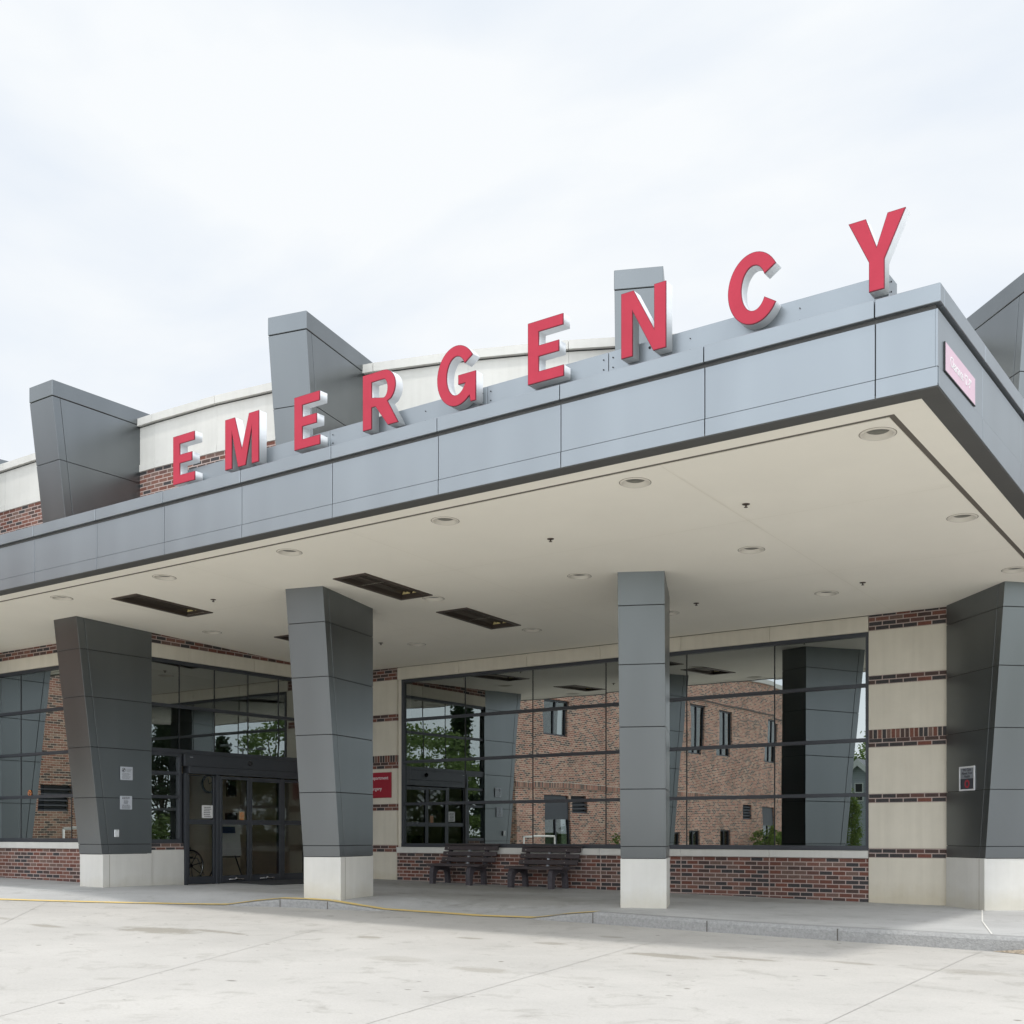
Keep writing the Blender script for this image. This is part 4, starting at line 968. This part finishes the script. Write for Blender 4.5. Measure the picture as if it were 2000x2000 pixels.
g = MB(); g.ring((XP+0.0045, 11.325, 2.018), [(0.033, 0.0008), (0.026, 0.0008)], axis='x', n=20)
g.quad([(XP+0.0055, 11.300, 2.000), (XP+0.0055, 11.316, 1.996), (XP+0.0055, 11.348, 2.034), (XP+0.0055, 11.330, 2.040)]); g.build('emblem', 'ink', n1)
paper_lines(n1, 'y', 11.36, 11.482, 1.985, 2.045, XP+0.0048, 3, seed=4); paper_lines(n1, 'y', 11.27, 11.484, 1.875, 1.975, XP+0.0048, 6, seed=2)
n2 = empty('paper_notice', (XP, 11.37, 1.4), label='lower of the two white paper notices on the leftmost pillar, all print', cat='notice')
g = MB(); g.box(XP, XP+0.004, 11.257, 11.480, 1.400, 1.611); g.build('sheet', 'paper', n2)
paper_lines(n2, 'y', 11.27, 11.47, 1.56, 1.60, XP+0.0048, 2, 'ink', 0.9, 5); paper_lines(n2, 'y', 11.31, 11.43, 1.48, 1.555, XP+0.0048, 4, 'ink', 0.8, 6); paper_lines(n2, 'y', 11.27, 11.47, 1.41, 1.475, XP+0.0048, 4, 'ink', 0.9, 8)
oc = empty('outlet_cover', (XP, 11.19, 0.96), label='white weatherproof outlet cover low on the leftmost pillar', cat='outlet')
g = MB(); g.box(XP-0.001, XP+0.022, 11.148, 11.230, 0.965, 1.080, bev=0.005); g.build('cover_plate', 'white', oc)
g = MB(); g.tube((XP+0.022, 11.189, 1.066), (XP+0.026, 11.189, 1.066), 0.007); g.tube((XP+0.022, 11.189, 0.979), (XP+0.026, 11.189, 0.979), 0.007); g.build('screw', 'bolt', oc)
# framed notice on the right pillar (its left face)
a4 = rad(44.5); dxi = Vector((-math.sin(a4), math.cos(a4))); lx = Vector((math.cos(a4), math.sin(a4)))
FR0 = Vector((-2.87, 15.60)) - lx*WID
hn = empty('health_notice', (FR0.x+dxi.x*0.9, FR0.y+dxi.y*0.9, 1.57), a4-math.pi/2, label='white-framed dark notice on the left face of the rightmost pillar', cat='notice')
# local frame of hn: +x local -> along? build in local: local x = towards camera side along face, local y = out of face
# with rz=a4-90deg: local x = (sin a4, -cos a4) = -dxi ; local y = (cos a4... ) = lx ; outwards is -lx = -y
g = MB(); w0, w1, z0, z1 = -0.185, 0.180, 0.005, 0.325
for q in ((w0, w1, z1-0.022, z1), (w0, w1, z0, z0+0.022), (w0, w0+0.022, z0+0.0225, z1-0.0225), (w1-0.022, w1, z0+0.0225, z1-0.0225)): g.box(q[0], q[1], -0.014, 0.0, q[2], q[3], bev=0.002)
g.build('frame', 'white', hn, local=True)
g = MB(); g.box(w0+0.02, w1-0.02, -0.006, -0.001, 0.165, z1-0.02); g.build('upper_panel', 'greyink', hn, local=True)
g = MB(); g.box(w0+0.02, w1-0.02, -0.006, -0.001, z0+0.02, 0.164); lp = g.build('lower_panel', 'ink', hn, local=True)
g = MB()
b = bmesh.new()
for k in range(24):
    t0, t1 = 2*math.pi*k/24, 2*math.pi*(k+1)/24
    g.quad([(0.03*math.cos(t0), -0.0075, 0.095+0.03*math.sin(t0)), (0.06*math.cos(t0), -0.0075, 0.095+0.055*math.sin(t0)), (0.06*math.cos(t1), -0.0075, 0.095+0.055*math.sin(t1)), (0.03*math.cos(t1), -0.0075, 0.095+0.03*math.sin(t1))])
b.free()
g.build('emblem', 'signred', lp, local=True)
for k, tx in enumerate(('We Care', 'About Your', 'Health')):
    cu = text_mesh('lettering', tx, 0.052, 'ink', hn, (0, 0, 0), (1, 0, 0), (0, 0, 1), 0.0008, 'CENTER')
    for v in cu.data.vertices: v.co += wpos(hn); v.co += Vector((0.0, -0.008, 0.262-0.043*k))
# door stickers
dn = empty('door_notice', (XD, 13.04, 1.29), label='white printed notice taped inside the left fixed glass of the entrance', cat='notice')
g = MB(); g.box(XD-0.034, XD-0.031, 12.92, 13.152, 1.285, 1.50); g.build('sheet', 'signwhite', dn)
paper_lines(dn, 'y', 12.94, 13.13, 1.30, 1.48, XD-0.0300, 6, 'ink', 0.85, 9)
ds = empty('door_sticker', (XD, 13.76, 1.24), label='orange and tan no-smoking sticker on the sliding door glass', cat='sticker')
g = MB(); g.box(XD+0.004, XD+0.0065, 13.700, 13.823, 1.238, 1.405); g.build('sheet', 'tan', ds)
g = MB(); g.ring((XD+0.007, 13.762, 1.345), [(0.045, 0.0006), (0.030, 0.0006)], axis='x', n=20); g.quad([(XD+0.0078, 13.725, 1.372), (XD+0.0078, 13.735, 1.382), (XD+0.0078, 13.798, 1.318), (XD+0.0078, 13.788, 1.308)]); g.quad([(XD+0.0072, 13.72, 1.25), (XD+0.0072, 13.80, 1.25), (XD+0.0072, 13.80, 1.285), (XD+0.0072, 13.72, 1.285)]); g.build('emblem', 'orange', ds)
ws = empty('window_sticker', (-18.62, YL+0.05, 1.7), label='round orange no-smoking sticker on the far left window', cat='sticker')
g = MB(); YS = YL+0.047
for k in range(20):
    t0, t1 = 2*math.pi*k/20, 2*math.pi*(k+1)/20
    g.quad([(-18.62+0.035*math.cos(t0), YS, 1.73+0.035*math.sin(t0)), (-18.62+0.055*math.cos(t0), YS, 1.73+0.055*math.sin(t0)), (-18.62+0.055*math.cos(t1), YS, 1.73+0.055*math.sin(t1)), (-18.62+0.035*math.cos(t1), YS, 1.73+0.035*math.sin(t1))])
g.quad([(-18.66, YS, 1.76), (-18.65, YS, 1.77), (-18.58, YS, 1.70), (-18.59, YS, 1.69)])
g.build('emblem', 'orange', ws)
# ================================================================ THINGS AT THE DOOR
g = MB(); g.box(-0.56, 0.56, -0.82, 0.82, 0, 0.014, bev=0.004); dm = g.build('door_mat', 'mat'); dm.location = (-14.80, 14.12, zw(-14.8)+0.001); dm.rotation_euler = (0, math.atan(0.0105), 0)
tag(dm, label='charcoal floor mat on the pavement in front of the sliding doors', cat='doormat')
# easel poster
ez = empty('easel_poster', (-16.35, 14.2, ZF), label='printed white poster with navy header on a black easel inside the doors', cat='poster')
def ymap(x): return x
g = MB(); g.hexa([(-16.30, 13.92, 0.62), (-16.30, 14.47, 0.62), (-16.33, 14.47, 0.62), (-16.33, 13.92, 0.62), (-16.36, 13.92, 1.20), (-16.36, 14.47, 1.20), (-16.39, 14.47, 1.20), (-16.39, 13.92, 1.20)]); g.build('board', 'signwhite', ez)
g = MB(); g.hexa([(-16.325, 14.0, 1.03), (-16.325, 14.35, 1.03), (-16.335, 14.35, 1.03), (-16.335, 14.0, 1.03), (-16.339, 14.0, 1.15), (-16.339, 14.35, 1.15), (-16.35, 14.35, 1.15), (-16.35, 14.0, 1.15)]); g.build('header', 'blueink', ez)
g = MB(); g.tube((-16.25, 13.92, ZF), (-16.36, 14.05, 0.7), 0.012); g.tube((-16.25, 14.47, ZF), (-16.36, 14.34, 0.7), 0.012); g.tube((-16.9, 14.2, ZF), (-16.40, 14.2, 0.9), 0.012); g.tube((-16.30, 13.95, 0.60), (-16.30, 14.44, 0.60), 0.012); g.build('easel_leg', 'black', ez)
# wheelchair
wc = empty('wheelchair', (-16.6, 13.0, ZF), label='black wheelchair parked inside the doors with one spoked wheel showing', cat='wheelchair')
def wheel(x, y, r, nsp=8):
    g = MB(); c = (x, y, ZF+r+0.01); g.ring(c, [(r-0.022, -0.012), (r, -0.014), (r+0.006, 0), (r, 0.014), (r-0.022, 0.012), (r-0.022, -0.012)], axis='x', n=36); w = g.build('wheel', 'black', wc)
    g = MB(); g.ring(c, [(r-0.055, 0.045), (r-0.048, 0.052), (r-0.041, 0.045), (r-0.048, 0.038), (r-0.055, 0.045)], axis='x', n=36); g.build('push_rim', 'chrome', w)
    g = MB()
    for k in range(nsp):
        t = 2*math.pi*k/nsp+0.2; g.tube((x, y, c[2]), (x, y+math.cos(t)*(r-0.02), c[2]+math.sin(t)*(r-0.02)), 0.008, n=6)
    g.tube((x-0.03, y, c[2]), (x+0.03, y, c[2]), 0.03, n=12); g.build('spoke', 'black', w)
wheel(-16.35, 12.95, 0.28); wheel(-16.87, 12.95, 0.28)
g = MB(); g.box(-16.82, -16.40, 12.62, 13.05, ZF+0.42, ZF+0.45); g.box(-16.82, -16.40, 12.56, 12.59, ZF+0.45, ZF+0.82); g.build('seat', 'black', wc)
g = MB()
for x in (-16.41, -16.81):
    g.tube((x, 12.57, ZF+0.2), (x, 12.57, ZF+0.9), 0.011); g.tube((x, 12.57, ZF+0.42), (x, 13.15, ZF+0.42), 0.011); g.tube((x, 13.15, ZF+0.42), (x, 13.3, ZF+0.12), 0.011); g.tube((x, 12.57, ZF+0.6), (x, 13.0, ZF+0.6), 0.014)
    g.tube((x, 12.57, ZF+0.9), (x, 12.47, ZF+0.92), 0.014)
g.build('frame', 'chrome', wc)
g = MB()
for x in (-16.41, -16.81): g.tube((x-0.012, 13.2, ZF+0.06), (x+0.012, 13.2, ZF+0.06), 0.06, n=16)
g.build('caster', 'black', wc)
wc.location.y += 0.40
ck = empty('wall_clock', (-18.38, 15.47, 1.9), label='round clock with yellowed dial on the lobby wall, seen through the left fixed glass', cat='clock')
g = MB(); g.ring((-18.40, 15.47, 2.02), [(0.0, 0.012), (0.15, 0.012)], axis='x', n=32); g.build('dial', 'dial', ck)
g = MB(); g.ring((-18.40, 15.47, 2.02), [(0.15, 0.0), (0.15, 0.03), (0.185, 0.03), (0.185, 0.0)], axis='x', n=32); g.build('rim', 'black', ck)
g = MB(); g.tube((-18.38, 15.47, 2.02), (-18.38, 15.55, 2.06), 0.006); g.tube((-18.38, 15.47, 2.02), (-18.38, 15.44, 2.13), 0.005); g.build('hand', 'black', ck)
for (y, z, w, h, lab) in ((16.05, 1.95, 0.26, 0.34, 'dark framed picture high on the lobby wall'), (16.05, 1.30, 0.30, 0.3, 'dark framed picture low on the lobby wall')):
    pf = empty('picture_frame', (-18.38, y, z), label=lab, cat='picture')
    g = MB(); g.box(-18.4, -18.37, y-w/2, y+w/2, z-h/2, z+h/2, bev=0.004); g.build('frame', 'wood', pf)
    g = MB(); g.box(-18.37, -18.366, y-w/2+0.03, y+w/2-0.03, z-h/2+0.03, z+h/2-0.03); g.build('print', 'core', pf)

# ================================================================ ACROSS THE DRIVE (seen in the mirrored windows)
XB = -25.0
BB = empty('brick_block', (XB, -15, -0.3), label='two-storey orange brick block opposite, mirrored in the windows', cat='building')
RB = 9.0
g = MB()
wins = [(-6.56, -4.79, 4.97, 6.4, 'up'), (-21.77, -20.22, 4.95, 7.12, 'up'), (-27.66, -26.1, 4.97, 7.12, 'up'), (-18.6, -17.05, 4.92, 7.12, 'up'), (-12.9, -11.4, 4.97, 6.9, 'up'),
        (-6.56, -4.67, 0.1, 2.54, 'lo'), (-27.55, -25.8, 0.5, 2.44, 'lo'), (-21.75, -20.7, -0.1, 1.23, 'sm'), (-16.4, -15.4, -0.1, 1.2, 'sm'), (-18.3, -17.2, -0.1, 1.2, 'sm')]
louv = [(-7.8, -6.73, 1.79, 2.55), (-24.3, -23.28, 1.74, 2.47)]
# wall as a grid of boxes around the openings
def wall_with_holes(g, X, th, y0, y1, z0, z1, holes):
    ys = sorted(set([y0, y1]+[h[0] for h in holes]+[h[1] for h in holes])); zs = sorted(set([z0, z1]+[h[2] for h in holes]+[h[3] for h in holes]))
    bm = g.bm; V = {}
    def v(y, z, x):
        k = (round(y, 4), round(z, 4), x)
        if k not in V: V[k] = bm.verts.new((x, y, z))
        return V[k]
    solid = lambda a, b, c, d: not any(h[0] < (a+b)/2 < h[1] and h[2] < (c+d)/2 < h[3] for h in holes)
    for a, b in zip(ys[:-1], ys[1:]):
        for c, d in zip(zs[:-1], zs[1:]):
            if solid(a, b, c, d): bm.faces.new((v(a, c, X), v(b, c, X), v(b, d, X), v(a, d, X)))
    for h in holes:
        a, b, c, d = h[:4]; xi = X-th
        for q in (((X, a, c), (X, a, d), (xi, a, d), (xi, a, c)), ((X, b, c), (xi, b, c), (xi, b, d), (X, b, d)), ((X, a, c), (xi, a, c), (xi, b, c), (X, b, c)), ((X, a, d), (X, b, d), (xi, b, d), (xi, a, d))): g.quad(q)
wall_with_holes(g, XB, 0.22, -29.6, -2.9, -0.5, RB, wins+louv)
g.quad([(XB, -29.6, -0.5), (XB-14, -29.6, -0.5), (XB-14, -29.6, RB), (XB, -29.6, RB)])
g.quad([(XB, -2.9, -0.5), (XB, -2.9, RB), (-32.5, -2.9, RB), (-32.5, -2.9, -0.5)])
g.build('wall', 'wingbrick', BB)
g = MB(); wall_with_holes(g, -32.5, 0.22, -2.9, 11.6, -0.5, RB, [(1.6, 2.7, 1.75, 2.55), (5.0, 6.6, 4.97, 6.9)]); g.build('wall', 'wingbrick', BB)
g = MB(); g.box(XB-14, XB+0.08, -29.7, -2.85, RB, RB+0.25); g.box(-40, -32.42, -2.85, 11.6, RB, RB+0.25); g.build('roof_coping', 'palestone', BB)
g = MB(); g.box(XB+0.0, XB+0.03, -29.6, -2.9, 2.83, 3.03); g.build('soldier_course', 'wingsoldier', BB, z0=2.83)
g = MB(); g.box(XB, XB+0.035, -29.6, -2.9, 3.031, 3.055); g.build('string_course', 'stone', BB); g = MB(); g.box(XB, XB+0.03, -29.6, -2.9, 7.33, 7.39); g.build('string_course', 'bronze', BB)
for (a, b, c, d, k) in wins:
    xi = XB-0.16; g = MB(); f_ = 0.07; m_ = (a+b)/2
    for q in ((a, b, d-f_, d), (a, b, c, c+f_), (a, a+f_, c+f_, d-f_), (b-f_, b, c+f_, d-f_), (m_-0.04, m_+0.04, c+f_, d-f_)): g.box(xi, xi+0.08, q[0], q[1], q[2], q[3])
    if k == 'lo': g.box(xi+0.03, xi+0.1, a+f_, b-f_, d-1.0, d-f_)
    w_ = g.build('window', 'alum', BB)
    g = MB(); g.quad([(xi+0.03, a, c), (xi+0.03, b, c), (xi+0.03, b, d), (xi+0.03, a, d)]); g.quad([(xi-0.3, a, c), (xi-0.3, b, c), (xi-0.3, b, d), (xi-0.3, a, d)], mi=1); g.build('pane', ['wingglass', 'core'], w_)
for (a, b, c, d) in louv+[(1.6, 2.7, 1.75, 2.55)]:
    X_ = XB if b < 0 else -32.5
    g = MB(); n = 5
    for k in range(n):
        z = c+(d-c)*k/n; g.hexa([(X_-0.1, a, z+0.08), (X_-0.02, a, z), (X_-0.02, b, z), (X_-0.1, b, z+0.08), (X_-0.1, a, z+0.1), (X_-0.02, a, z+0.02), (X_-0.02, b, z+0.02), (X_-0.1, b, z+0.1)])
    g.box(X_-0.2, X_-0.15, a, b, c, d); g.build('louvre', 'alum', BB)
# lawn strip before the block
# railings
def railing(y0, y1, x, zt, lab):
    r = empty('pipe_railing', (x, y0, -0.1), label=lab, cat='railing')
    g = MB(); g.tube((x, y0, zt), (x, y1, zt), 0.035); g.tube((x, y0, zt-0.45), (x, y1, zt-0.45), 0.025); g.build('rail', 'rail', r)
    n = max(2, int(abs(y1-y0)/1.5)+1)
    for k in range(n):
        y = y0+(y1-y0)*k/(n-1); g = MB(); g.tube((x, y, -0.2), (x, y, zt-0.01), 0.03); g.build('post', 'rail', r)
railing(-3.1, -1.2, -23.5, 0.88, 'short white pipe railing by the corner of the brick block')
railing(2.5, 7.6, -23.8, 1.15, 'long white pipe railing reflected in the far left window')

# vegetation
def foliage(n, rx, ry, rz, cz, leaf, seed, shell=0.5, clumps=40, conical=False, droop=0.0):
    random.seed(seed); g = MB(); bm = g.bm; cl = []
    for _ in range(clumps):
        while True:
            p = Vector((random.uniform(-1, 1), random.uniform(-1, 1), random.uniform(-1, 1)))
            if shell < p.length < 1: break
        if conical:
            t = random.random()**0.8; a = random.uniform(0, 2*math.pi); r = (1-t)*random.uniform(0.55, 1.0)
            p = Vector((math.cos(a)*r, math.sin(a)*r, t*2-1))
        cl.append((p, random.uniform(0.16, 0.34)*(1 if not conical else 0.6)))
    for _ in range(n):
        c, s = random.choice(cl)
        d = Vector((random.gauss(0, 1), random.gauss(0, 1), random.gauss(0, 0.7)))*s*0.55
        p = c+d; q = Vector((p.x*rx, p.y*ry, cz+p.z*rz))
        u = Vector((random.gauss(0, 1), random.gauss(0, 1), random.gauss(0, 0.6))).normalized(); w = u.orthogonal().normalized()
        w = (w+Vector((0, 0, random.uniform(-0.5, 0.5)))).normalized(); l = leaf*random.uniform(0.6, 1.3)
        vs = [bm.verts.new(q+u*l*0.9), bm.verts.new(q+w*l*0.5), bm.verts.new(q-u*l*0.9), bm.verts.new(q-w*l*0.5)]
        bm.faces.new(vs)
    return g, cl
def tree(name, loc, H_, rx, lab, cat, mat='leaf', n=5200, leaf=0.16, seed=1, conical=False, trunk=0.22, group=None, clumps=46):
    r = empty(name, loc, label=lab, cat=cat, group=group)
    base = H_*(0.10 if conical else 0.28); rz = (H_-base)/2; cz = base+rz
    g, cl = foliage(n, rx, rx, rz, cz, leaf, seed, conical=conical, clumps=clumps); g.build('crown', mat, r, local=True, nouv=True)
    g = MB(); g.tube((0, 0, -0.3), (0.05, 0.02, base+rz*0.6), trunk, trunk*0.55, n=10)
    if conical: g.tube((0.05, 0.02, base+rz*0.6), (0, 0, H_), trunk*0.55, 0.03, n=8)
    random.seed(seed)
    for c, s in cl[:16]:
        g.tube((0.03, 0.01, base+rz*random.uniform(-0.1, 0.6)), (c.x*rx*0.85, c.y*rx*0.85, cz+c.z*rz*0.85), trunk*0.28, 0.03, n=6)
    g.build('trunk', 'bark', r, local=True)
    return r
def at85(px, t=85.0):
    f_, cx = 2266.3, 986.8; u = (px-cx)/f_; c, s = math.cos(rad(YAW)), math.sin(rad(YAW))
    dx, dy = u*c-s, u*s+c; return (-31.1-dx*t, 2*YG-dy*t)
TG = 'trees across the road'
for k, (px, t, Hh, rx, lab, kind) in enumerate([(318, 85, 11.0, 3.2, 'dark spruce across the road, farthest to the right', 'c'), (434, 85, 8.1, 1.9, 'small pointed spruce beside the lamp post across the road', 'c'),
        (545, 85, 10.8, 3.6, 'spreading leafy tree next to the pointed spruce', 'b'), (830, 85, 9.6, 4.6, 'rounded bright green tree across the road', 'b'), (905, 92, 11.5, 2.8, 'tall dark spruce behind the bright green tree', 'c'),
        (745, 95, 8.0, 3.0, 'low spreading leafy tree left of the bright green tree', 'b')]):
    x, y = at85(px, t)
    tree('spruce_tree' if kind == 'c' else 'broadleaf_tree', (x, y, -0.35), Hh, rx, lab, 'tree', 'needle' if kind == 'c' else 'leaf', seed=20+k, conical=kind == 'c', leaf=0.2 if kind == 'c' else 0.17, group=TG, n=6500 if kind == 'b' else 5200, clumps=46 if kind == 'b' else 90)
# hedge-like shrubs across the road
SH = 'shrubs across the road'
for k, (px, t, lab) in enumerate([(800, 78, 'broad green shrub at the foot of the bright green tree'), (880, 78, 'broad green shrub under the tall dark spruce'), (340, 75, 'broad green shrub under the farthest spruce'), (500, 80, 'broad green shrub near the lamp post')]):
    x, y = at85(px, t); r = empty('shrub', (x, y, -0.4), label=lab, cat='shrub', group=SH)
    g, _ = foliage(3200, 2.6, 2.2, 1.5, 1.6, 0.14, 60+k, shell=0.3); g.build('foliage', 'shrubleaf', r, local=True, nouv=True)
    g = MB()
    for q in range(5): g.tube((0, 0, -0.1), (random.uniform(-1.2, 1.2), random.uniform(-1, 1), 1.6), 0.05, 0.02, n=6)
    g.build('stem', 'bark', r, local=True)
# shrubs before the brick block
for k, (y, lab) in enumerate([(-9.3, 'bushy green shrub below the louvre of the brick block'), (-23.3, 'left of two green shrubs by the far ground-floor window'), (-25.6, 'right of two green shrubs by the far ground-floor window')]):
    r = empty('shrub', (XB+1.4, y, -0.3), label=lab, cat='shrub', group='shrubs along the brick block')
    g, _ = foliage(2200, 0.9, 1.0, 0.85, 0.85, 0.075, 80+k, shell=0.2); g.build('foliage', 'shrubleaf', r, local=True, nouv=True)
    g = MB()
    for q in range(4): g.tube((0, 0, -0.1), (random.uniform(-.4, .4), random.uniform(-.4, .4), 0.9), 0.03, 0.015, n=6)
    g.build('stem', 'bark', r, local=True)
r = empty('arborvitae', (-20.3, -26.6, -0.3), label='columnar evergreen standing alone beside the driveway', cat='evergreen')
g, _ = foliage(4200, 0.62, 0.62, 1.75, 1.75, 0.07, 95, shell=0.1, clumps=60); g.build('crown', 'shrubleaf', r, local=True, nouv=True)
g = MB(); g.tube((0, 0, -0.1), (0, 0, 2.6), 0.07, 0.02, n=8); g.build('trunk', 'bark', r, local=True)
x, y = -40.5, -80
tree('spruce_tree', (-46, -86, -0.4), 14.5, 3.0, 'dark spruce rising behind the grey house', 'tree', 'needle', seed=33, conical=True, leaf=0.25, n=5200, clumps=90)
tree('broadleaf_tree', (-38.5, -90, -0.4), 12.5, 3.4, 'leafy tree behind the grey house', 'tree', 'leaf', seed=34, leaf=0.22)
# grey gabled house
HO = empty('gabled_house', (-36.8, -77, -0.4), label='grey-blue clapboard house with a white-trimmed gable, far behind', cat='house')
hx, hy = -36.8, -77.0; hw = 3.6; ez_ = 4.9; pk = 8.3
g = MB(); g.prism([(hx-hw, hy, -0.4), (hx+hw, hy, -0.4), (hx+hw, hy, ez_), (hx, hy, pk), (hx-hw, hy, ez_)], (0, -9, 0)); wl = g.build('wall', 'siding', HO)
g = MB()
for z in [k*0.22 for k in range(0, 36)]:
    half = hw if z < ez_ else hw*(pk-z)/(pk-ez_)
    if half > 0.1: g.box(hx-half, hx+half, hy, hy+0.02, z, z+0.012)
g.build('clapboard_line', 'shingle', wl)
g = MB()
for s_ in (-1, 1):
    g.hexa([(hx, hy+0.5, pk+0.05), (hx+s_*(hw+0.5), hy+0.5, ez_-0.42), (hx+s_*(hw+0.5), hy-9.4, ez_-0.42), (hx, hy-9.4, pk+0.05), (hx, hy+0.5, pk+0.25), (hx+s_*(hw+0.5), hy+0.5, ez_-0.22), (hx+s_*(hw+0.5), hy-9.4, ez_-0.22), (hx, hy-9.4, pk+0.25)])
g.build('roof', 'shingle', HO)
g = MB()
for s_ in (-1, 1): g.hexa([(hx, hy+0.52, pk-0.45), (hx+s_*(hw+0.5), hy+0.52, ez_-0.92), (hx+s_*(hw+0.5), hy+0.5, ez_-0.92), (hx, hy+0.5, pk-0.45), (hx, hy+0.52, pk+0.25), (hx+s_*(hw+0.5), hy+0.52, ez_-0.22), (hx+s_*(hw+0.5), hy+0.5, ez_-0.22), (hx, hy+0.5, pk+0.25)])
g.build('rake_board', 'wtrim', HO)
for xw in (-1.1, 0.0, 1.1, ):
    g = MB(); g.box(hx+xw-0.42, hx+xw+0.42, hy, hy+0.08, 4.45, 6.15); w_ = g.build('window', 'wtrim', HO)
    g = MB(); g.box(hx+xw-0.32, hx+xw+0.32, hy+0.081, hy+0.09, 4.55, 5.25); g.box(hx+xw-0.32, hx+xw+0.32, hy+0.081, hy+0.09, 5.35, 6.05); g.build('pane', 'core', w_)
for xw in (-2.2, 1.8):
    g = MB(); g.box(hx+xw-0.5, hx+xw+0.5, hy, hy+0.08, 0.8, 2.6); w_ = g.build('window', 'wtrim', HO)
    g = MB(); g.box(hx+xw-0.4, hx+xw+0.4, hy+0.081, hy+0.09, 0.9, 2.5); g.build('pane', 'core', w_)
# street lamp
x, y = at85(478, 80)
SL = empty('street_lamp', (x, y, -0.4), label='grey twin-headed parking lamp post across the road', cat='street lamp')
g = MB(); g.tube((x, y, -0.4), (x, y, 6.9), 0.09, 0.06); g.build('pole', 'galv', SL)
for s_ in (-1, 1):
    g = MB(); g.tube((x, y, 6.8), (x+s_*0.7*0.7, y+s_*0.7*0.7, 6.95), 0.035); ar = g.build('arm', 'galv', SL)
    g = MB(); g.box(x+s_*0.9-0.35, x+s_*0.9+0.35, y+s_*0.9-0.2, y+s_*0.9+0.2, 6.92, 7.07, bev=0.02); g.build('lamp_head', 'galv', SL)
bpy.context.view_layer.update()
